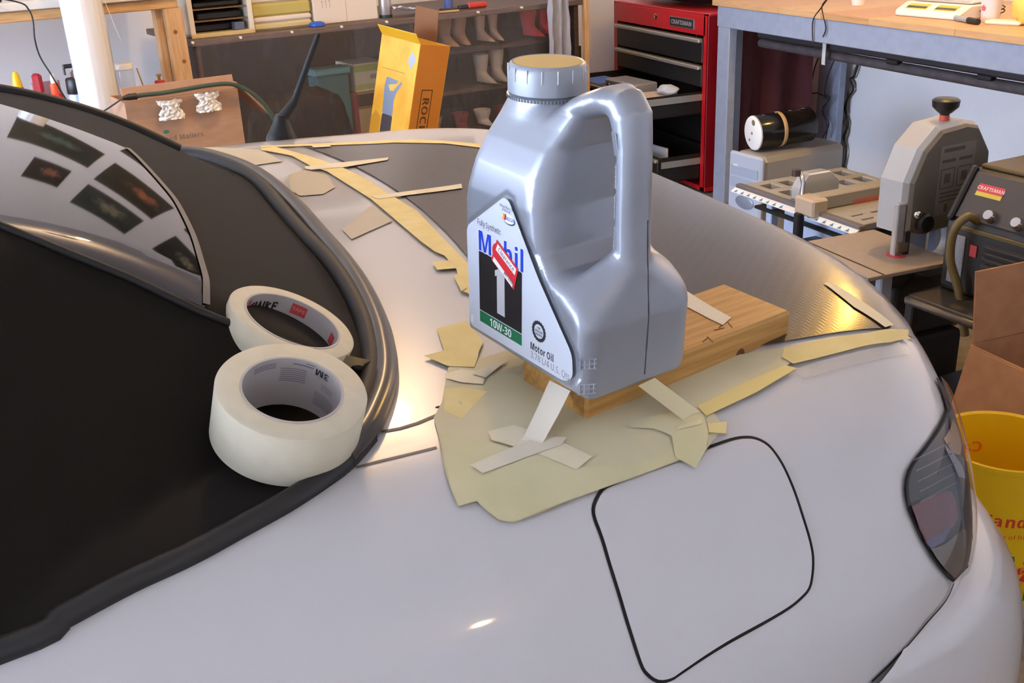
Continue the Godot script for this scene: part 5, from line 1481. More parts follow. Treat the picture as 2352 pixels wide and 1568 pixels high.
	for s in [-1, 1]: part(rk, "side_panel", boxg(Vector3(s * 0.168, 0.31, 0), Vector3(0.015, 0.62, 0.26), 0.002), dark_wood)
	var bn2 := FastNoiseLite.new()
	bn2.frequency = 0.03; bn2.seed = 30
	var pb := Geo.new()
	pb.ball(Vector3(0, 0.06, 0), Vector3(0.1, 0.06, 0.045), 28, 0.45, bn2)
	solo("plastic_bag", pb, M(C(206, 200, 196), 0.4), "crumpled whitish plastic bag on the rack left of the red chest", "bag", B3(2.0, 0.612, -0.53), BR)
	var ob := Geo.new()
	ob.ball(Vector3(0, 0.03, 0), Vector3(0.1, 0.035, 0.05), 24, 0.4, bn2)
	solo("brown_rag", ob, M(C(118, 78, 46), 0.8), "crumpled brown rag behind the whitish plastic bag", "rag", B3(2.0, 0.712, -0.64), BR)
	var og := Geo.new()
	og.box(Vector3(0, 0.05, 0), Vector3(0.28, 0.1, 0.12), 0.01)
	solo("dark_crate", og, M(C(60, 52, 46), 0.8), "dark crate at the back of the rack under the brown rag", "crate", B3(2.0, 0.611, -0.645), BR)

func make_posters() -> void:
	# unframed pictures pinned to the back wall above the benches; the car's rear window mirrors them
	var spots := [
		[0.03, 1.72, 0.62, 0.25, C(44, 52, 48), C(92, 122, 104), "wide dark green picture on the back wall, lowest on the left"],
		[0.12, 2.05, 0.3, 0.2, C(44, 46, 48), C(198, 120, 84), "small dark picture with an orange subject on the back wall"],
		[0.73, 1.77, 0.58, 0.3, C(52, 50, 42), C(210, 120, 78), "big picture with an orange subject in the middle of the back wall"],
		[0.72, 2.11, 0.56, 0.24, C(70, 78, 74), C(176, 168, 132), "grey-green picture high in the middle of the back wall"],
		[1.52, 2.02, 0.5, 0.3, C(46, 50, 44), C(190, 182, 140), "dark picture with a pale subject, high on the right of the back wall"],
		[1.44, 1.62, 0.4, 0.24, C(66, 56, 48), C(150, 120, 92), "brown picture low on the right of the back wall"],
		[-0.5, 2.0, 0.34, 0.24, C(120, 78, 48), C(196, 146, 92), "orange-brown picture high on the left of the back wall"],
		[0.62, 1.34, 0.5, 0.2, C(62, 58, 54), C(170, 140, 104), "long brown picture just above the folded sheets"]]
	for i in spots.size():
		var s = spots[i]
		var im := Image.create(96, 64, false, Image.FORMAT_RGB8)
		var f := FastNoiseLite.new()
		f.seed = 100 + i; f.frequency = 0.035; f.fractal_octaves = 4
		for y in 64:
			for x in 96:
				var n := f.get_noise_2d(x, y) * 0.5 + 0.5
				var d := Vector2((x - 50.0 - 6.0 * (i % 3)) / 30.0, (y - 34.0) / (13.0 + 3.0 * (i % 2))).length() + (f.get_noise_2d(x * 2 + 200, y * 2) * 0.5)
				var c: Color = (s[4] as Color).darkened(0.35 * n).lerp(s[5], clampf((1.0 - d) * 1.6, 0, 1) * (0.5 + 0.5 * n))
				im.set_pixel(x, y, c)
		var m := M(Color.WHITE, 0.4)
		m.albedo_texture = ImageTexture.create_from_image(im)
		var g := Geo.new()
		var w: float = s[2] / 2
		var h: float = s[3] / 2
		g.quad(Vector3(-w, -h, 0.002), Vector3(w, -h, 0.002), Vector3(w, h, 0.002), Vector3(-w, h, 0.002), Vector3(0, 0, 1))
		g.box(Vector3(0, 0, 0.0006), Vector3(w * 2, h * 2, 0.0012))
		solo("poster", g, m, s[6], "poster", B3(s[0], s[1], -0.7785), BR, "pictures on the back wall")
# ---- the right side: red tool chest, grey bench and the machines before it
func make_right() -> void:
	make_chest()
	make_grey_bench()
	make_machines()

func make_chest() -> void:
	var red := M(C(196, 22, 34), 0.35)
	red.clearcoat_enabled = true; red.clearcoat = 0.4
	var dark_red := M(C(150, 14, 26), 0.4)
	var blk := M(C(32, 32, 34), 0.4)
	var ch := thing("tool_chest", "red rolling tool chest with black drawers, two of them pulled open", "tool chest", Vector3(2.62, 0, -4.72))
	# front faces -x; local z runs -0.46 (far) .. 0.46 (near)
	part(ch, "frame_post", boxg(Vector3(0.02, 0.42, 0.445), Vector3(0.04, 0.82, 0.04), 0.002), red)
	part(ch, "frame_post", boxg(Vector3(0.02, 0.42, -0.455), Vector3(0.04, 0.82, 0.032), 0.002), red)
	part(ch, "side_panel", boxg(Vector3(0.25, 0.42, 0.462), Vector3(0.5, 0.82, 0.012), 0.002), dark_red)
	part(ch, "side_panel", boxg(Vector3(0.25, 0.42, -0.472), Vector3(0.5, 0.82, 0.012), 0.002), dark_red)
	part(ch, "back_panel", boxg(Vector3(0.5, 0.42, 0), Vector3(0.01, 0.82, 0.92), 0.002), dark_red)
	part(ch, "top_panel", boxg(Vector3(0.25, 0.826, 0), Vector3(0.5, 0.012, 0.95), 0.002), red)
	part(ch, "bottom_panel", boxg(Vector3(0.25, 0.02, 0), Vector3(0.5, 0.02, 0.94), 0.002), red)
	part(ch, "fascia", boxg(Vector3(0.012, 0.776, 0), Vector3(0.024, 0.088, 0.88), 0.002), red)
	var lk := Geo.new()
	lk.x = Transform3D(Basis(Vector3(0, 0, 1), PI / 2), Vector3(0.0, 0.785, -0.02))
	lk.lathe([Vector2(0.014, 0), Vector2(0.014, 0.004), Vector2(0.01, 0.006), Vector2(0, 0.006)], 20)
	part(ch, "lock", lk, chrome)
	var bd := part(ch, "badge", boxg(Vector3(-0.002, 0.776, 0.235), Vector3(0.006, 0.046, 0.225), 0.001), M(C(150, 150, 152), 0.3, 0.8))
	part(bd, "badge_face", boxg(Vector3(-0.0055, 0.776, 0.235), Vector3(0.002, 0.036, 0.212), 0), M(C(40, 38, 40), 0.4))
	part(bd, "badge_print", textg("CRAFTSMAN", 0.020, Transform3D(Basis(Vector3.UP, -PI / 2), Vector3(-0.0068, 0.776, 0.235)), 1.15, true), M(C(200, 200, 202), 0.3, 0.4))
	var drawers := [[0.665, 0.118], [0.55, 0.105]]
	for q in drawers:
		var d := part(ch, "drawer", boxg(Vector3(0.006, q[0], -0.005), Vector3(0.022, q[1] - 0.006, 0.86), 0.003), blk)
		var hd := Geo.new()
		hd.box(Vector3(-0.014, q[0] + q[1] / 2 - 0.014, -0.005), Vector3(0.022, 0.018, 0.86), 0.004)
		part(d, "handle", hd, M(C(176, 172, 160), 0.35, 0.5), "full-width bright pull")
	# two drawers pulled out
	for q in [[0.43, 0.30, 0.1], [0.13, 0.22, 0.12]]:
		var o: float = -q[1]
		var g := Geo.new()
		g.box(Vector3(o / 2 + 0.05, q[0] - q[2] / 2, 0), Vector3(q[1] + 0.1, 0.004, 0.84))
		for s in [-1, 1]: g.box(Vector3(o / 2 + 0.05, q[0], s * 0.418), Vector3(q[1] + 0.1, q[2], 0.004))
		g.box(Vector3(0.1, q[0], 0), Vector3(0.004, q[2], 0.84))
		var d := part(ch, "drawer", g, blk)
		part(d, "drawer_front", boxg(Vector3(o, q[0], -0.005), Vector3(0.022, q[2], 0.86), 0.003), blk)
		part(d, "handle", boxg(Vector3(o - 0.014, q[0] + q[2] / 2 - 0.012, -0.005), Vector3(0.022, 0.018, 0.86), 0.004), M(C(176, 172, 160), 0.35, 0.5))
		part(d, "runner", boxg(Vector3(o / 2 + 0.03, q[0] + 0.025, 0.424), Vector3(q[1] + 0.04, 0.03, 0.008), 0.001), M(C(186, 190, 184), 0.3, 0.6), "bright metal runner")
	part(ch, "dark_cavity", boxg(Vector3(0.3, 0.24, 0), Vector3(0.3, 0.42, 0.86), 0), M(C(14, 14, 15), 0.8))
	var bn := FastNoiseLite.new()
	bn.frequency = 0.02; bn.seed = 77
	var hat := Geo.new()
	hat.ball(Vector3(0, 0.06, 0), Vector3(0.22, 0.055, 0.46), 36, 0.2, bn)
	solo("black_tarp", hat, M(C(24, 24, 26), 0.6), "crumpled black tarp lying over the top of the red tool chest", "tarp", Vector3(2.86, 0.833, -4.74))
	# what lies in the drawers
	var y1 := 0.386
	var bk := thing("booklet", "booklet with a bright blue cover in the open upper drawer", "booklet", Vector3(2.44, y1 + 0.07, -4.98), 0.1)
	part(bk, "cover", boxg(Vector3(0, 0.008, 0), Vector3(0.16, 0.004, 0.21), 0.001), M(C(48, 110, 206), 0.4))
	part(bk, "pages", boxg(Vector3(0, 0.003, 0), Vector3(0.156, 0.006, 0.206), 0.001), M(C(226, 214, 190), 0.7))
	solo("envelope", boxg(Vector3(0, 0.034, 0), Vector3(0.19, 0.068, 0.26), 0.004), M(C(176, 150, 128), 0.8), "tan folder under the blue booklet in the open drawer", "folder", Vector3(2.45, y1, -4.98), 0.05)
	var rd := thing("grey_radio", "grey boxy radio in the open upper drawer", "radio", Vector3(2.46, y1 + 0.002, -4.70), 0.1)
	part(rd, "case", boxg(Vector3(0, 0.055, 0), Vector3(0.13, 0.11, 0.28), 0.006), M(C(168, 168, 172), 0.4, 0.3))
	part(rd, "front_face", boxg(Vector3(-0.0665, 0.055, -0.02), Vector3(0.003, 0.085, 0.2), 0.001), M(C(96, 96, 102), 0.4))
	for k in 4:
		var kg := Geo.new()
		kg.x = Transform3D(Basis(Vector3(0, 0, 1), PI / 2), Vector3(-0.067, 0.085 - 0.02 * (k % 2), -0.09 + k * 0.045))
		kg.lathe([Vector2(0.007, 0), Vector2(0.006, 0.008), Vector2(0, 0.008)], 12)
		part(rd, "knob", kg, chrome)
	var pp := Geo.new()
	pp.box(Vector3(0, 0.04, 0), Vector3(0.16, 0.08, 0.16), 0.004)
	solo("paper_pile", pp, M(C(214, 196, 170), 0.8), "pile of cream papers at the near end of the open drawer", "papers", Vector3(2.43, y1, -4.44), -0.1)
	var pp2 := Geo.new()
	pp2.ball(Vector3(0, 0.02, 0), Vector3(0.05, 0.025, 0.06), 20, 0.4, bn)
	solo("crumpled_paper", pp2, M(C(206, 214, 226), 0.7), "crumpled bluish paper on the cream papers in the drawer", "paper", Vector3(2.5, y1 + 0.08, -4.40))
	solo("white_slab", boxg(Vector3(0, 0.06, 0), Vector3(0.012, 0.12, 0.26), 0.002), M(C(212, 214, 218), 0.5), "white slab leaning in the open lower drawer", "slab", Vector3(2.50, 0.082, -4.55), 0.1)
	solo("white_pot", latheg([Vector2(0, 0), Vector2(0.03, 0), Vector2(0.032, 0.09), Vector2(0, 0.09)]), white_plastic, "white pot in the open lower drawer", "pot", Vector3(2.47, 0.082, -4.78))

func make_grey_bench() -> void:
	var grey := mottled(C(146, 156, 174), C(158, 168, 186), Vector3(1.5, 3, 3), 0.55, 101, 0.02)
	var shade := grey
	var b := thing("grey_workbench", "grey painted work bench with a thick timber top along the white wall", "workbench", Vector3(2.6, 0, 0))
	part(b, "front_rail", boxg(Vector3(0.019, 0.832, -2.4), Vector3(0.038, 0.088, 3.5), 0.003), grey)
	part(b, "leg", boxg(Vector3(0.02, 0.394, -4.095), Vector3(0.04, 0.788, 0.094), 0.003), grey)
	part(b, "leg", boxg(Vector3(0.075, 0.394, -4.125), Vector3(0.07, 0.788, 0.038), 0.003), shade)
	part(b, "leg", boxg(Vector3(0.68, 0.394, -4.2), Vector3(0.038, 0.788, 0.16), 0.003), grey)
	part(b, "leg", boxg(Vector3(0.02, 0.394, -0.7), Vector3(0.04, 0.788, 0.094), 0.003), grey)
	part(b, "leg", boxg(Vector3(0.68, 0.394, -0.7), Vector3(0.038, 0.788, 0.094), 0.003), grey)
	part(b, "rear_rail", boxg(Vector3(0.70, 0.832, -2.4), Vector3(0.038, 0.088, 3.5), 0.003), grey)
	part(b, "end_rail", boxg(Vector3(0.36, 0.832, -4.13), Vector3(0.64, 0.088, 0.038), 0.003), grey)
	var rng := RandomNumberGenerator.new()
	rng.seed = 4
	var z := -4.18
	var tones := [mottled(C(196, 152, 104), C(214, 172, 122), Vector3(14, 14, 1.2), 0.5, 111), mottled(C(186, 140, 94), C(206, 162, 114), Vector3(14, 14, 1.2), 0.5, 112), mottled(C(204, 162, 112), C(220, 182, 132), Vector3(14, 14, 1.2), 0.5, 113)]
	while z < -0.6:
		var l: float = [0.36, 0.5, 0.27, 0.42][rng.randi() % 4]
		part(b, "plank", boxg(Vector3(0.36, 0.888, z + l / 2), Vector3(0.74, 0.024, l - 0.0012), 0.0015), tones[rng.randi() % 3])
		z += l
	# the black awning-like roll under the top
	var bar := thing("black_rail", "long black folded rail slung beneath the grey bench's top", "rail", Vector3(2.70, 0.74, 0))
	var bg := Geo.new()
	bg.box(Vector3(0, 0.026, -2.45), Vector3(0.05, 0.03, 3.0), 0.006)
	part(bar, "channel", bg, M(C(44, 40, 42), 0.6))
	part(bar, "lower_rod", tubeg([Vector3(0, -0.012, -3.95), Vector3(0.004, -0.016, -2.6), Vector3(0, -0.012, -0.95)], 0.019, 12), mottled(C(58, 52, 54), C(92, 84, 86), Vector3(3, 3, 3), 0.6, 121))
	for q in [-3.1, -2.66]:
		part(bar, "bracket", boxg(Vector3(-0.012, 0.006, q), Vector3(0.03, 0.02, 0.06), 0.004), M(C(30, 28, 30), 0.5))
	solo("metal_clip", boxg(Vector3(-0.045, 0.0, 0), Vector3(0.006, 0.10, 0.02), 0.002), M(C(226, 226, 222), 0.3, 0.3), "bright metal clip round the black rail", "clip", Vector3(2.70, 0.745, -3.46))
	# maroon cloth and red post in the far corner under the bench
	var mc := Geo.new()
	var nz := FastNoiseLite.new()
	nz.frequency = 1.6; nz.seed = 5
	mc.sheet(func(a: float, b2: float) -> Vector3: return Vector3(lerpf(0, 0.42, a), b2 * 0.74, 0.03 * sin(a * 14.0) + 0.02 * nz.get_noise_2d(a * 2.0, b2 * 2.0)), 40, 12, 1.0)
	solo("maroon_cloth", mc, M(C(92, 44, 48), 0.85), "maroon cloth hanging in the far corner under the grey bench", "cloth", Vector3(2.70, 0.03, -4.168), 0.0)
	solo("red_post", boxg(Vector3(0, 0.36, 0), Vector3(0.03, 0.72, 0.03), 0.002), M(C(176, 24, 34), 0.4), "slim red post in the far corner under the grey bench", "post", Vector3(3.14, 0, -4.2))
	# on the bench
	var cupm := M(C(236, 226, 220), 0.5)
	for q in [[Vector3(2.856, 0.9005, -3.53), 0.028, 0.07, "white paper cup on the grey bench, left of the white scales"], [Vector3(2.80, 0.9005, -2.79), 0.032, 0.10, "white paper cup with a small red flower beside the marker pen"]]:
		var cup := thing("paper_cup", q[3], "cup", q[0], 0, "paper cups on the bench")
		part(cup, "cup", latheg([Vector2(0, 0.002), Vector2(q[1] * 0.86, 0.0), Vector2(q[1] * 1.15, q[2]), Vector2(q[1] * 1.2, q[2] + 0.002), Vector2(q[1] * 1.12, q[2]), Vector2(q[1] * 0.82, 0.006), Vector2(0, 0.006)]), cupm)
		var fl := Geo.new()
		for k in 5: fl.ball(Vector3(-q[1] * 1.02 - 0.001, 0.045 + 0.006 * cos(TAU * k / 5), 0.006 * sin(TAU * k / 5)), Vector3(0.001, 0.004, 0.004), 8)
		part(cup, "flower_print", fl, M(C(206, 96, 104), 0.6))
	var sc := thing("kitchen_scales", "white bench scales with two small dark displays", "scales", Vector3(2.84, 0.9005, -3.02), 0.12)
	var pr := V([-0.115, 0, 0.1, 0, 0.1, 0.045, -0.06, 0.045, -0.115, 0.02])
	var sg := Geo.new()
	sg.prism(round_poly(pr, 0.008, 3), -0.14, 0.14, 0.004)
	part(sc, "case", sg, M(C(240, 234, 222), 0.4))
	var slope := Transform3D(Basis(Vector3(0, 0, 1), 0.427), Vector3(-0.086, 0.0335, 0))
	for s in [-1, 1]:
		var dg := Geo.new()
		dg.x = slope
		dg.box(Vector3(0, 0, s * 0.062), Vector3(0.034, 0.002, 0.09), 0.0005)
		var dp := part(sc, "panel", dg, M(C(236, 190, 70), 0.4), "amber panel with a dark display")
		var d2 := Geo.new()
		d2.x = slope
		d2.box(Vector3(-0.006, 0.0012, s * 0.062), Vector3(0.012, 0.002, 0.084), 0.0003)
		part(dp, "display", d2, M(C(70, 72, 60), 0.3))
	part(sc, "pan", boxg(Vector3(0.03, 0.052, 0), Vector3(0.15, 0.01, 0.26), 0.004), M(C(214, 214, 214), 0.3, 0.5))
	var mk := thing("marker_pen", "grey marker pen with a black cap near the bench's edge", "pen", Vector3(2.72, 0.9095, -2.80), 0.0)
	part(mk, "barrel", tubeg([Vector3(0.02, 0, -0.08), Vector3(0.0, 0, 0.0)], 0.009, 12), M(C(150, 156, 160), 0.4))
	part(mk, "cap", tubeg([Vector3(0.0, 0, 0.0), Vector3(-0.014, 0, 0.055)], 0.0105, 12), black_plastic, "black cap")
	var wn := Geo.new()
	var line := []
	for i in 60: line.append(Vector3(0.03 * sin(i * 1.3) + 0.01 * sin(i * 0.37), 0.02 + 0.016 * cos(i * 0.9), 0.035 * cos(i * 1.1)))
	wn.tube(smooth_path(line, 3), 0.0022, 6)
	solo("wire_tangle", wn, M(C(66, 50, 34), 0.5), "small tangle of dark wire behind the scales and the flowered cup", "wire", Vector3(2.88, 0.905, -2.88))
	var bn := FastNoiseLite.new()
	bn.frequency = 0.03; bn.seed = 17
	var yp := Geo.new()
	yp.ball(Vector3(0, 0.05, 0), Vector3(0.06, 0.055, 0.07), 24, 0.4, bn)
	solo("yellow_sponge", yp, M(C(236, 196, 96), 0.7), "crumpled pale yellow paper at the right end of the bench", "paper", Vector3(2.83, 0.9, -2.64))
	solo("white_rag", boxg(Vector3(0, 0.006, 0), Vector3(0.06, 0.012, 0.12), 0.004), M(C(238, 230, 210), 0.7), "small folded white rag behind the marker pen", "rag", Vector3(2.78, 0.9005, -2.70), 0.3)
	# cords
	var cd := thing("thin_cable", "thin dark cable hanging over the grey bench's edge in two strands", "cable", Vector3())
	var c1 := [Vector3(2.59, 0.9541, -3.3733), Vector3(2.59, 0.9173, -3.4108), Vector3(2.59, 0.8714, -3.4537), Vector3(2.59, 0.8151, -3.4529), Vector3(2.59, 0.7835, -3.444)]
	var c2 := [Vector3(2.59, 0.9541, -3.3733), Vector3(2.59, 0.9239, -3.4063), Vector3(2.59, 0.8841, -3.3913), Vector3(2.59, 0.8445, -3.3736), Vector3(2.59, 0.813, -3.3884)]
	part(cd, "strand", tubeg(smooth_path(c1, 5), 0.0026, 6), black_rubber)
	part(cd, "strand", tubeg(smooth_path(c2, 5), 0.0026, 6), black_rubber)
	var c3 := [Vector3(3.22, 0.6183, -4.2183), Vector3(3.22, 0.5282, -4.2618), Vector3(3.22, 0.4236, -4.2709), Vector3(3.22, 0.4228, -4.2163), Vector3(3.22, 0.4007, -4.1405), Vector3(3.22, 0.3542, -4.175), Vector3(3.22, 0.2777, -4.1328), Vector3(3.22, 0.2178, -4.1393)]
	part(cd, "strand", tubeg(smooth_path(c3, 5), 0.003, 6), black_rubber)
	var c4 := [Vector3(3.21, 0.6085, -4.0937), Vector3(3.21, 0.5194, -4.1411), Vector3(3.21, 0.4301, -4.1571), Vector3(3.21, 0.4155, -4.1159), Vector3(3.21, 0.34, -4.1667), Vector3(3.21, 0.2994, -4.1089), Vector3(3.21, 0.2219, -4.1466)]
	part(cd, "strand", tubeg(smooth_path(c4, 5), 0.003, 6), black_rubber)
	var wc := thing("wall_cable", "knotted dark cable hanging down the white wall from under the bench", "cable", Vector3())
	var c5 := [Vector3(3.33, 0.5695, -4.0787), Vector3(3.33, 0.5066, -4.102), Vector3(3.33, 0.4892, -4.1283), Vector3(3.33, 0.446, -4.1006), Vector3(3.33, 0.4005, -4.1333), Vector3(3.33, 0.3463, -4.1493), Vector3(3.33, 0.2781, -4.118), Vector3(3.33, 0.2106, -4.1424), Vector3(3.33, 0.1516, -4.1154), Vector3(3.33, 0.0476, -4.129)]
	part(wc, "strand", tubeg(smooth_path(c5, 5), 0.005, 6), black_rubber)
	var c6 := [Vector3(3.335, 0.5571, -4.0958), Vector3(3.335, 0.4971, -4.1261), Vector3(3.335, 0.4655, -4.103), Vector3(3.335, 0.4254, -4.1428), Vector3(3.335, 0.3227, -4.1365), Vector3(3.335, 0.2815, -4.1576), Vector3(3.335, 0.2456, -4.1204), Vector3(3.335, 0.1788, -4.1383), Vector3(3.335, 0.0526, -4.1228)]
	part(wc, "strand", tubeg(smooth_path(c6, 5), 0.0045, 6), M(C(120, 110, 96), 0.6))
func make_machines() -> void:
	# computer tower with a black tube on top
	var pc := thing("computer_tower", "silver computer tower standing on the floor before the grey bench", "computer", Vector3(2.385, 0, -3.56), 0.12)
	var side := M(C(176, 172, 164), 0.45, 0.35)
	var face := M(C(186, 196, 212), 0.4, 0.2)
	part(pc, "case", boxg(Vector3(0.235, 0.178, 0), Vector3(0.44, 0.352, 0.19), 0.02), side)
	part(pc, "front_panel", boxg(Vector3(0.008, 0.178, 0), Vector3(0.024, 0.356, 0.2), 0.008), face)
	part(pc, "drive_bay", boxg(Vector3(-0.006, 0.285, 0), Vector3(0.006, 0.04, 0.165), 0.002), M(C(170, 182, 200), 0.35, 0.2))
	part(pc, "drive_bay", boxg(Vector3(-0.006, 0.235, 0), Vector3(0.006, 0.04, 0.165), 0.002), M(C(170, 182, 200), 0.35, 0.2))
	part(pc, "eject_button", boxg(Vector3(-0.009, 0.305, -0.05), Vector3(0.004, 0.006, 0.03), 0.001), white_plastic)
	var lo := Geo.new()
	lo.x = Transform3D(Basis(Vector3(0, 0, 1), PI / 2), Vector3(-0.005, 0.16, 0.01))
	lo.lathe([Vector2(0.055, 0), Vector2(0.055, 0.003), Vector2(0.05, 0.006), Vector2(0, 0.006)], 32)
	lo.v = PackedVector3Array(Array(lo.v).map(func(p): return Vector3(p.x, 0.16 + (p.y - 0.16) * 0.5, p.z)))
	part(pc, "oval_badge", lo, M(C(140, 150, 168), 0.35, 0.3))
	var tb := thing("black_cylinder", "black glossy cylinder with a white end lying on the computer tower", "cylinder", Vector3(2.44, 0.428, -3.60), 0.0)
	var ax := Transform3D(Basis(Vector3(0, 0, 1), -PI / 2 + 0.05).rotated(Vector3.UP, -0.08), Vector3())
	var g := Geo.new()
	g.x = ax
	g.lathe([Vector2(0.0, 0.0), Vector2(0.067, 0.0), Vector2(0.07, 0.004), Vector2(0.07, 0.255), Vector2(0.066, 0.26), Vector2(0, 0.26)], 48)
	var gb := M(C(20, 20, 22), 0.16)
	part(tb, "tube", g, gb)
	var eg := Geo.new()
	eg.x = ax
	eg.lathe([Vector2(0, -0.004), Vector2(0.064, -0.003), Vector2(0.068, 0.0), Vector2(0.0705, 0.006)], 48)
	part(tb, "end_cap", eg, M(C(240, 238, 232), 0.45), "white end cap with small holes")
	for q in [[0.0, 0.0, 0.006], [-0.045, 0.012, 0.012], [0.03, -0.02, 0.005]]:
		var hg := Geo.new()
		hg.x = ax * Transform3D(Basis(), Vector3(q[0], -0.0045, q[1]))
		hg.lathe([Vector2(0, -0.0006), Vector2(q[2], -0.0004), Vector2(q[2], 0.001)], 14)
		part(tb, "hole", hg, M(C(120, 110, 86), 0.6))
	var bg := Geo.new()
	bg.x = ax
	bg.lathe([Vector2(0.0702, 0.105), Vector2(0.0712, 0.107), Vector2(0.0712, 0.120), Vector2(0.0702, 0.122)], 48)
	part(tb, "band", bg, M(C(196, 158, 112), 0.6), "tan band")
	for k in 4:
		var rg := Geo.new()
		rg.x = ax * Transform3D(Basis(), Vector3(0.0, 0.04 + k * 0.06, 0.0))
		rg.box(Vector3(-0.0706, 0, 0.012), Vector3(0.004, 0.012, 0.006), 0.001)
		part(tb, "rivet", rg, chrome)
	make_table_saw()
	make_band_saw()
	make_welder()
	# open carton on the right
	var cb := thing("open_carton", "large open cardboard box with raised flaps at the right edge", "box", Vector3(1.86, 0, -1.375))
	var cm := mottled(C(158, 112, 76), C(178, 130, 92), Vector3(3, 3, 3), 0.85, 131)
	var w := 0.40
	var d := 0.43
	var h := 0.41
	part(cb, "side_panel", boxg(Vector3(-w / 2, h / 2, 0), Vector3(0.006, h, d), 0.001), cm)
	part(cb, "side_panel", boxg(Vector3(w / 2, h / 2, 0), Vector3(0.006, h, d), 0.001), cm)
	part(cb, "end_panel", boxg(Vector3(0, h / 2, -d / 2), Vector3(w - 0.008, h, 0.006), 0.001), cm)
	part(cb, "end_panel", boxg(Vector3(0, h / 2, d / 2), Vector3(w - 0.008, h, 0.006), 0.001), cm)
	part(cb, "bottom_panel", boxg(Vector3(0, 0.004, 0), Vector3(w - 0.008, 0.006, d - 0.008), 0.001), cm)
	var flaps := [[Basis(Vector3(0, 0, 1), 2.9), Vector3(-w / 2 - 0.004, h, 0), Vector3(0.006, 0.16, d - 0.01)], [Basis(Vector3.RIGHT, -0.12), Vector3(0, h, -d / 2), Vector3(w - 0.01, 0.16, 0.006)], [Basis(Vector3(0, 0, 1), -0.9), Vector3(w / 2, h, 0), Vector3(0.006, 0.16, d - 0.01)], [Basis(Vector3.RIGHT, 1.2), Vector3(0, h, d / 2), Vector3(w - 0.01, 0.16, 0.006)]]
	for q in flaps:
		var fg := Geo.new()
		fg.x = Transform3D(q[0], q[1])
		fg.box(Vector3(0, 0.082, 0), q[2], 0.001)
		part(cb, "flap", fg, cm)
	part(cb, "packing_tape", boxg(Vector3(-w / 2 - 0.0035, h - 0.25, 0.0), Vector3(0.001, 0.05, d * 0.95), 0), M(C(146, 108, 80), 0.3))
	# yellow bucket
	var bu := thing("yellow_bucket", "yellow plastic bucket with red and green candy prints", "bucket", Vector3(1.475, 0, -1.30), 0.0)
	var yel := M(C(236, 190, 14), 0.4)
	yel.backlight_enabled = true; yel.backlight = Color(0.3, 0.22, 0.02)
	var rb := 0.092
	var rt := 0.118
	var hb := 0.362
	part(bu, "pail", latheg([Vector2(0, 0.0), Vector2(rb, 0.0), Vector2(rb + 0.003, 0.004), Vector2(rt, hb - 0.012), Vector2(rt + 0.004, hb - 0.010), Vector2(rt + 0.005, hb - 0.002), Vector2(rt + 0.002, hb), Vector2(rt - 0.003, hb - 0.004), Vector2(rb - 0.002, 0.006), Vector2(0, 0.006)], 56), yel)
	var on := func(deg: float, y: float, lift: float) -> Callable:
		return func(p: Vector3) -> Vector3:
			var yy := y + p.y
			var r := lerpf(rb + 0.003, rt, yy / hb) + lift
			var a := deg_to_rad(deg) - p.x / r
			return Vector3(cos(a) * r, yy, sin(a) * r)
	var inn := func(deg: float, y: float) -> Callable:
		return func(p: Vector3) -> Vector3:
			var yy := y + p.y
			var r := lerpf(rb, rt, yy / hb) - 0.005
			var a := deg_to_rad(deg) - p.x / r
			return Vector3(cos(a) * r, yy, sin(a) * r)
	var rp := M(C(212, 56, 28), 0.5)
	part(bu, "name_print", textg("Candy Mix", 0.024, Transform3D(), 1.0, true, on.call(106.0, 0.245, 0.0008)), rp)
	part(bu, "line_print", textg("a mix of fruit candies", 0.009, Transform3D(), 1.1, false, on.call(108.0, 0.215, 0.0008)), rp)
	var ip := M(C(232, 110, 20), 0.5)
	part(bu, "back_print", textg("Candy", 0.022, Transform3D(), 1.2, true, inn.call(-92.0, 0.285)), ip)
	part(bu, "back_print", textg("Mix", 0.022, Transform3D(), 1.2, true, inn.call(-100.0, 0.25)), ip)
	# printed watering can and flower
	var cang := Geo.new()
	var gp := M(C(34, 120, 48), 0.5)
	var wrap := on.call(124.0, 0.165, 0.0007) as Callable
	var put_poly := func(gg: Geo, poly: PackedVector2Array, f: Callable) -> void:
		var t := Geometry2D.triangulate_polygon(poly)
		for i in range(0, t.size(), 3):
			var a: Vector3 = f.call(Vector3(poly[t[i]].x, poly[t[i]].y, 0))
			var b: Vector3 = f.call(Vector3(poly[t[i + 1]].x, poly[t[i + 1]].y, 0))
			var c: Vector3 = f.call(Vector3(poly[t[i + 2]].x, poly[t[i + 2]].y, 0))
			var n := Vector3(a.x, 0, a.z).normalized()
			gg.tri(a, b, c, n, n, n)
	put_poly.call(cang, V([-0.012, -0.016, 0.012, -0.016, 0.011, 0.008, 0.004, 0.016, -0.004, 0.016, -0.011, 0.008]), wrap)
	put_poly.call(cang, V([-0.012, -0.006, -0.026, 0.012, -0.028, 0.008, -0.014, -0.012]), wrap)
	put_poly.call(cang, V([0.011, 0.008, 0.02, 0.006, 0.022, -0.006, 0.012, -0.010, 0.012, -0.006, 0.018, -0.004, 0.017, 0.003, 0.011, 0.004]), wrap)
	part(bu, "can_print", cang, gp)
	var flg := Geo.new()
	var wf := on.call(92.0, 0.135, 0.0007) as Callable
	for k in 6:
		var a := TAU * k / 6
		put_poly.call(flg, round_poly(V([0.004 * cos(a + 1.2), 0.004 * sin(a + 1.2), 0.03 * cos(a + 0.3), 0.03 * sin(a + 0.3), 0.03 * cos(a - 0.3), 0.03 * sin(a - 0.3), 0.004 * cos(a - 1.2), 0.004 * sin(a - 1.2)]), 0.006, 3), wf)
	part(bu, "flower_print", flg, M(C(206, 36, 34), 0.5))
	var stg := Geo.new()
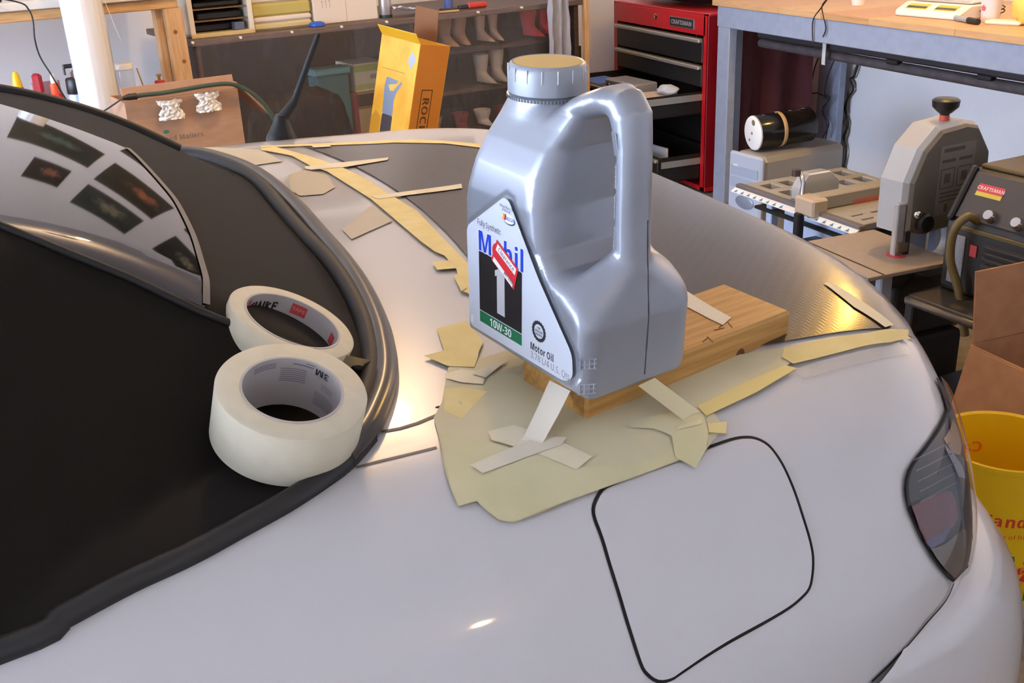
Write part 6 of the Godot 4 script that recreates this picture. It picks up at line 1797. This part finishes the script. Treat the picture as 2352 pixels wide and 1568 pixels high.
	put_poly.call(stg, V([-0.002, -0.03, 0.002, -0.03, 0.003, -0.075, -0.001, -0.075]), wf)
	put_poly.call(stg, V([0.002, -0.05, 0.02, -0.035, 0.03, -0.045, 0.014, -0.056]), wf)
	part(bu, "leaf_print", stg, gp)
	# hose and floor clutter between the cart and the car
	var hose := thing("floor_cable", "grey cable lying in a loop on the floor behind the car", "cable", Vector3())
	var hp := [Vector3(2.0745, 0.012, -2.0416), Vector3(2.168, 0.012, -2.0916), Vector3(2.1791, 0.012, -2.0529), Vector3(2.1192, 0.012, -2.0032), Vector3(2.0466, 0.012, -1.9783), Vector3(1.9874, 0.012, -1.9632), Vector3(1.9568, 0.012, -1.8977), Vector3(2.0215, 0.012, -1.8881)]
	part(hose, "loop", tubeg(smooth_path(hp, 6), 0.011, 8), M(C(92, 88, 84), 0.6))

func make_table_saw() -> void:
	var ts := thing("table_saw", "grey table saw with square holes in its top and a blue-marked rule", "table saw", Vector3(2.0, 0, -2.67), 0.06)
	var cast := M(C(172, 168, 158), 0.45, 0.4)
	var y := 0.42
	# top: a plate pierced with square holes, as an open grid of bars
	var z0 := -0.29
	var z1 := 0.27
	var d := 0.42
	var grid := Geo.new()
	for k in 2:   # two rows of holes on each wing
		pass
	part(ts, "table", boxg(Vector3(0.21, y - 0.01, 0.05), Vector3(d, 0.02, 0.2), 0.003), cast)
	for wing in [[-0.29, -0.055], [0.155, 0.28]]:
		var a: float = wing[0]
		var b: float = wing[1]
		var g := Geo.new()
		var cols := 2
		var bw := 0.034
		for i in cols + 1:
			var zz := lerpf(a + bw / 2, b - bw / 2, float(i) / cols)
			g.box(Vector3(0.21, y - 0.01, zz), Vector3(d, 0.02, bw), 0.002)
		var rows := 5
		for i in rows + 1:
			var xx := lerpf(bw / 2, d - bw / 2, float(i) / rows)
			g.box(Vector3(xx, y - 0.01, (a + b) / 2), Vector3(bw * 0.8, 0.019, b - a - 0.004), 0.002)
		part(ts, "pierced_wing", g, cast)
	part(ts, "under_tray", boxg(Vector3(0.21, y - 0.075, -0.01), Vector3(d - 0.04, 0.01, 0.5), 0.002), M(C(20, 20, 20), 0.8))
	var rl := part(ts, "front_rail", boxg(Vector3(-0.012, y - 0.014, -0.01), Vector3(0.024, 0.03, 0.6), 0.003), M(C(120, 116, 116), 0.4, 0.5))
	var rr := Geo.new()
	rr.x = Transform3D(Basis(Vector3(0, 0, 1), 0.5), Vector3(-0.03, y - 0.016, -0.01))
	rr.box(Vector3(), Vector3(0.028, 0.003, 0.6), 0.0008)
	part(rl, "rule", rr, M(C(228, 228, 226), 0.4), "white rule with a row of blue triangles")
	var tr := Geo.new()
	tr.x = Transform3D(Basis(Vector3(0, 0, 1), 0.5), Vector3(-0.03, y - 0.016, -0.01))
	for i in 17:
		if i > 7 and i < 11: continue
		var zz := -0.285 + i * 0.034
		tr.face([Vector3(-0.012, 0.0021, zz), Vector3(0.002, 0.0021, zz + 0.008), Vector3(-0.012, 0.0021, zz + 0.016)], Vector3.UP)
	var tri_part := part(rl, "rule_marks", tr, M(C(64, 124, 176), 0.4))
	tri_part.set_meta("kind", "stuff")
	var fence := part(ts, "fence", boxg(Vector3(0.2, y + 0.022, 0.075), Vector3(0.42, 0.044, 0.05), 0.004), M(C(166, 158, 140), 0.45, 0.3), "long square fence across the table")
	part(fence, "fence_sticker", boxg(Vector3(0.19, y + 0.008, 0.1006), Vector3(0.14, 0.014, 0.001), 0), M(C(206, 110, 88), 0.5))
	part(fence, "fence_head", boxg(Vector3(-0.02, y + 0.012, 0.072), Vector3(0.06, 0.056, 0.09), 0.006), M(C(196, 176, 150), 0.4, 0.3))
	# blade guard: a clear hood with bright arms
	var bgp := part(ts, "guard_arm", tubeg([Vector3(0.01, y + 0.09, -0.02), Vector3(-0.02, y + 0.075, 0.03), Vector3(-0.03, y - 0.05, 0.035)], 0.007, 8), chrome)
	var hood := Geo.new()
	hood.prism(round_poly(V([0, 0, 0.16, 0, 0.16, 0.05, 0.12, 0.085, 0.03, 0.085, 0, 0.04]), 0.01, 3), -0.022, 0.022, 0.004)
	var hd := part(ts, "blade_guard", hood, M(C(206, 206, 206), 0.2, 0.5))
	hd.position = Vector3(0.0, y + 0.002, -0.03)
	part(hd, "guard_knob", latheg([Vector2(0, 0.08), Vector2(0.014, 0.08), Vector2(0.014, 0.1), Vector2(0, 0.1)], 16), M(C(60, 46, 36), 0.5))
	part(ts, "push_block", boxg(Vector3(0.36, y + 0.024, 0.06), Vector3(0.06, 0.048, 0.06), 0.006), black_plastic).position = Vector3(0.0, 0.044, 0.0)
	var cab := part(ts, "cabinet", boxg(Vector3(0.21, 0.2, 0.02), Vector3(0.34, 0.36, 0.3), 0.006), M(C(176, 190, 214), 0.45))
	part(cab, "tilt_arm", boxg(Vector3(-0.06, 0.30, 0.05), Vector3(0.24, 0.03, 0.04), 0.004), black_plastic)
	part(ts, "lever", boxg(Vector3(-0.05, 0.345, 0.055), Vector3(0.026, 0.13, 0.026), 0.004), black_plastic)
	var kn := Geo.new()
	kn.ball(Vector3(-0.15, 0.315, 0.07), Vector3(0.02, 0.02, 0.02), 16)
	part(ts, "yellow_knob", kn, M(C(236, 196, 20), 0.4))
	for q in [[0.05, -0.2], [0.38, -0.2], [0.05, 0.2], [0.38, 0.2]]:
		part(ts, "leg", boxg(Vector3(q[0], 0.19, q[1]), Vector3(0.03, 0.38, 0.03), 0.003), M(C(176, 190, 214), 0.5))

func make_band_saw() -> void:
	var bs := thing("band_saw", "taupe bench band saw with a round knob on top and a tilted table", "band saw", Vector3(1.89, 0, -2.212), 0.0)
	var body := M(C(112, 104, 92), 0.45, 0.2)
	var pale := M(C(176, 176, 174), 0.42, 0.25)
	var y := 0.405
	# outline in x, y: throat on the left
	var o := V([0.035, 0.06, 0.035, 0.20, 0.075, 0.285, 0.135, 0.335, 0.235, 0.342, 0.285, 0.33, 0.345, 0.25, 0.35, 0.15, 0.33, 0.075, 0.30, 0.045, 0.10, 0.04])
	var hs := Geo.new()
	hs.x = Transform3D(Basis(Vector3.UP, 0.12), Vector3(0.015, y, 0.02))
	var cc := Vector2(0.19, 0.19)
	var out := PackedVector2Array()
	for p in o: out.append(p)
	hs.prism(out, -0.055, 0.045, 0.012)
	part(bs, "wheel_housing", hs, pale)
	var cov := Geo.new()
	cov.x = hs.x
	var inner := PackedVector2Array()
	for p in o: inner.append(cc + (p - cc) * 0.945)
	cov.prism(inner, 0.040, 0.058, 0.008)
	var cv := part(bs, "wheel_cover", cov, body, "darker cover with a printed plate")
	var pl := Geo.new()
	pl.x = hs.x
	pl.box(Vector3(0.205, 0.19, 0.0585), Vector3(0.135, 0.19, 0.001))
	part(cv, "printed_plate", pl, M(C(126, 118, 106), 0.5))
	var ptx := Geo.new()
	ptx.x = hs.x
	for s in [-1, 1]:
		for e in [[-0.026, 0], [0.026, 0], [0, -0.026], [0, 0.026]]:
			ptx.box(Vector3(0.205 + s * 0.032 + e[0], 0.195 + e[1], 0.0593), Vector3(0.003 if e[0] != 0 else 0.052, 0.003 if e[1] != 0 else 0.052, 0.0006))
		ptx.box(Vector3(0.205 + s * 0.032, 0.195, 0.0593), Vector3(0.022, 0.026, 0.0006))
		ptx.box(Vector3(0.205 + s * 0.032, 0.243, 0.0593), Vector3(0.05, 0.008, 0.0006))
	for k in 3: ptx.box(Vector3(0.205, 0.155 - k * 0.011, 0.0593), Vector3(0.11, 0.004, 0.0006))
	ptx.box(Vector3(0.19, 0.272, 0.0593), Vector3(0.08, 0.01, 0.0006))
	for s in [-1, 1]: ptx.box(Vector3(0.205 + s * 0.026, 0.112, 0.0593), Vector3(0.012, 0.022, 0.0006))
	part(cv, "plate_print", ptx, M(C(86, 78, 70), 0.6)).set_meta("kind", "stuff")
	var kb := Geo.new()
	kb.x = Transform3D(Basis(), Vector3(0.215, y + 0.338, 0.0))
	kb.lathe([Vector2(0.01, 0.0), Vector2(0.012, 0.018), Vector2(0.02, 0.024), Vector2(0.034, 0.038), Vector2(0.036, 0.055), Vector2(0.03, 0.06), Vector2(0, 0.06)], 24)
	var kbp := part(bs, "tension_knob", kb, black_plastic, "round black knob")
	var ks := Geo.new()
	ks.x = kb.x
	ks.lathe([Vector2(0.013, 0.0), Vector2(0.013, 0.016), Vector2(0, 0.016)], 16)
	part(kbp, "collar", ks, M(C(190, 80, 60), 0.5))
	# guide post with blade
	part(bs, "guide_post", boxg(Vector3(0.052, y + 0.05, 0.05), Vector3(0.028, 0.19, 0.02), 0.003), M(C(190, 190, 190), 0.35, 0.5))
	part(bs, "guide_bracket", boxg(Vector3(0.075, y + 0.06, 0.052), Vector3(0.025, 0.16, 0.024), 0.004), dark_metal)
	part(bs, "blade", boxg(Vector3(0.048, y + 0.04, 0.058), Vector3(0.006, 0.2, 0.001), 0), chrome)
	part(bs, "blade_guide", boxg(Vector3(0.06, y + 0.022, 0.052), Vector3(0.04, 0.03, 0.03), 0.004), M(C(120, 108, 92), 0.4, 0.5))
	var gk := Geo.new()
	gk.x = Transform3D(Basis(Vector3.RIGHT, PI / 2), Vector3(0.118, y + 0.085, 0.075))
	gk.lathe([Vector2(0.008, -0.03), Vector2(0.026, -0.02), Vector2(0.028, 0.006), Vector2(0.022, 0.012), Vector2(0.014, 0.008), Vector2(0, 0.008)], 20)
	part(bs, "guide_knob", gk, black_plastic)
	var sk := Geo.new()
	sk.ball(Vector3(0.085, y + 0.115, 0.08), Vector3(0.012, 0.012, 0.012), 12)
	part(bs, "guide_screw", sk, chrome)
	# frame arm down to the base
	var arm := Geo.new()
	arm.x = hs.x
	arm.prism(round_poly(V([0.25, 0.06, 0.34, 0.06, 0.35, -0.08, 0.12, -0.10, 0.12, -0.07, 0.27, -0.045, 0.285, -0.01]), 0.02), -0.03, 0.02, 0.005)
	part(bs, "frame_arm", arm, M(C(158, 160, 164), 0.4, 0.3))
	# table
	var tm := mottled(C(176, 160, 134), C(166, 152, 142), Vector3(4, 4, 4), 0.4, 141, 0.03)
	tm.metallic = 0.35
	var tb := part(bs, "table", prismg(V([-0.125, -0.165, 0.155, -0.165, 0.155, 0.165, -0.125, 0.165]), -0.012, 0.0, 0.002), tm, "square metal table with a groove")
	tb.rotation = Vector3(-PI / 2, 0, 0)
	tb.position = Vector3(0, y, 0)
	part(bs, "table_groove", boxg(Vector3(-0.083, y + 0.0002, 0), Vector3(0.006, 0.001, 0.33), 0), M(C(48, 44, 40), 0.7))
	var ins := Geo.new()
	ins.x = Transform3D(Basis(), Vector3(0.05, y, 0.055))
	ins.lathe([Vector2(0.026, 0.0002), Vector2(0.026, 0.0012), Vector2(0, 0.0012)], 24)
	part(bs, "table_insert", ins, M(C(186, 54, 66), 0.5), "red round insert under the blade")
	part(bs, "table_skirt", boxg(Vector3(-0.128, y - 0.014, 0), Vector3(0.006, 0.026, 0.33), 0.001), M(C(150, 152, 158), 0.4, 0.4))
	part(bs, "trunnion", boxg(Vector3(0.02, y - 0.05, 0.03), Vector3(0.14, 0.07, 0.12), 0.012), dark_metal)
	part(bs, "motor", tubeg([Vector3(0.1, 0.28, -0.12), Vector3(0.1, 0.28, 0.1)], 0.07, 24), M(C(34, 32, 32), 0.6))
	part(bs, "lower_housing", boxg(Vector3(0.19, 0.24, 0.0), Vector3(0.3, 0.2, 0.1), 0.02), M(C(44, 42, 42), 0.55))
	part(bs, "stand", boxg(Vector3(0.13, 0.075, -0.03), Vector3(0.34, 0.15, 0.22), 0.01), M(C(30, 29, 29), 0.6))
	part(bs, "stand_post", boxg(Vector3(-0.02, 0.2, 0.09), Vector3(0.04, 0.36, 0.04), 0.004), M(C(176, 186, 204), 0.4, 0.3))

func make_welder() -> void:
	var we := thing("welder", "black welding machine with silver knobs and a red and yellow badge", "welder", Vector3(2.04, 0.345, -1.87), 0.10)
	var case_m := M(C(40, 38, 38), 0.45)
	var pan := M(C(62, 60, 62), 0.5)
	# profile in x, y (front at -x, upper face sloping back), z from -0.17 (far) to 0.17
	var pr := V([-0.04, 0.0, 0.42, 0.0, 0.42, 0.31, 0.035, 0.31, -0.035, 0.19, -0.04, 0.17])
	part(we, "case", prismg(round_poly(pr, 0.012, 3), -0.17, 0.17, 0.006), case_m)
	part(we, "lid", boxg(Vector3(0.235, 0.315, 0), Vector3(0.37, 0.012, 0.32), 0.004), M(C(92, 78, 48), 0.4, 0.4))
	var sl := Transform3D(Basis(Vector3(0, 0, 1), -0.528), Vector3(0.0, 0.25, 0))   # y along the slope
	var cp := Geo.new()
	cp.x = sl
	cp.box(Vector3(-0.003, 0.0, 0.0), Vector3(0.006, 0.125, 0.30), 0.002)
	var panel := part(we, "control_panel", cp, pan, "dark grey sloping control panel")
	for s in [-1, 1]:
		var rg := Geo.new()
		rg.x = sl
		rg.box(Vector3(-0.006, 0.0, s * 0.158), Vector3(0.02, 0.15, 0.018), 0.005)
		part(we, "edge_trim", rg, black_plastic)
	var face := sl * Transform3D(Basis(Vector3.UP, -PI / 2), Vector3(-0.0065, 0, 0))   # x along +z, y up the slope
	var bdg := Geo.new()
	bdg.x = face
	bdg.box(Vector3(-0.085, 0.024, 0), Vector3(0.076, 0.021, 0.001))
	part(panel, "badge", bdg, M(C(206, 60, 72), 0.45), "red badge")
	var bdy := Geo.new()
	bdy.x = face
	bdy.box(Vector3(-0.085, 0.008, 0), Vector3(0.076, 0.011, 0.001))
	part(panel, "badge", bdy, M(C(206, 190, 66), 0.45), "yellow badge")
	part(panel, "badge_print", textg("CRAFTSMAN", 0.009, face * Transform3D(Basis(), Vector3(-0.085, 0.024, 0.0008)), 1.1, true), M(C(236, 210, 206), 0.5))
	for q in [[-0.045, -0.042], [0.035, -0.042], [0.105, -0.042]]:
		var kg := Geo.new()
		kg.x = face * Transform3D(Basis(Vector3.RIGHT, PI / 2), Vector3(q[0], q[1], 0))
		kg.lathe([Vector2(0.017, 0), Vector2(0.016, 0.004), Vector2(0.014, 0.02), Vector2(0.012, 0.023), Vector2(0, 0.023)], 20)
		part(panel, "dial", kg, chrome)
	var swg := Geo.new()
	swg.x = face
	swg.box(Vector3(0.04, 0.016, 0.004), Vector3(0.026, 0.03, 0.008), 0.002)
	part(panel, "power_switch", swg, M(C(222, 66, 30), 0.4), "orange-red rocker switch")
	# louvres on the front
	for i in 9:
		var lg := Geo.new()
		lg.x = Transform3D(Basis(Vector3(0, 0, 1), 0.5), Vector3(-0.043, 0.015 + i * 0.0165, 0.045))
		lg.box(Vector3(), Vector3(0.012, 0.005, 0.18), 0.001)
		part(we, "louvre", lg, M(C(56, 54, 54), 0.5))
	part(we, "trim_strip", boxg(Vector3(-0.042, 0.176, 0.02), Vector3(0.008, 0.012, 0.28), 0.002), M(C(92, 82, 40), 0.5))
	part(we, "side_label", boxg(Vector3(-0.0415, 0.09, -0.125), Vector3(0.003, 0.13, 0.045), 0.001), mottled(C(120, 122, 130), C(150, 152, 160), Vector3(20, 20, 20), 0.5, 151))
	part(we, "red_label", boxg(Vector3(-0.0425, 0.125, -0.075), Vector3(0.002, 0.03, 0.02), 0), M(C(196, 70, 70), 0.5))
	part(we, "torch_lead", tubeg(smooth_path([Vector3(-0.03, 0.20, -0.085), Vector3(-0.06, 0.215, -0.09), Vector3(-0.085, 0.18, -0.105), Vector3(-0.08, 0.1, -0.11), Vector3(-0.065, 0.02, -0.085), Vector3(-0.05, -0.10, -0.06)], 6), 0.011, 10), M(C(112, 96, 56), 0.5), "olive torch lead")
	# cart under the welder
	var ca := thing("welding_cart", "black welding cart of steel tube under the welding machine", "cart", Vector3(2.04, 0, -1.87), 0.10)
	var tube_m := M(C(44, 42, 42), 0.5, 0.3)
	part(ca, "shelf", boxg(Vector3(0.16, 0.338, 0), Vector3(0.6, 0.010, 0.36), 0.003), M(C(62, 58, 54), 0.5, 0.3))
	var fr := Geo.new()
	fr.tube([Vector3(-0.14, 0.325, -0.18), Vector3(-0.14, 0.325, 0.18), Vector3(0.46, 0.325, 0.18), Vector3(0.46, 0.325, -0.18), Vector3(-0.14, 0.325, -0.18)], 0.011, 10)
	part(ca, "top_frame", fr, M(C(96, 90, 80), 0.45, 0.4))
	for q in [[-0.13, -0.17], [-0.13, 0.17], [0.45, -0.17], [0.45, 0.17]]:
		part(ca, "leg", boxg(Vector3(q[0], 0.165, q[1]), Vector3(0.028, 0.32, 0.028), 0.004), tube_m)
		var cg := Geo.new()
		cg.x = Transform3D(Basis(Vector3.RIGHT, PI / 2), Vector3(q[0], 0.022, q[1]))
		cg.lathe([Vector2(0, -0.012), Vector2(0.02, -0.012), Vector2(0.022, -0.006), Vector2(0.022, 0.006), Vector2(0.02, 0.012), Vector2(0, 0.012)], 18)
		part(ca, "castor", cg, black_rubber)
	part(ca, "lower_shelf", boxg(Vector3(0.16, 0.06, 0), Vector3(0.58, 0.01, 0.36), 0.003), M(C(48, 46, 46), 0.5, 0.3))
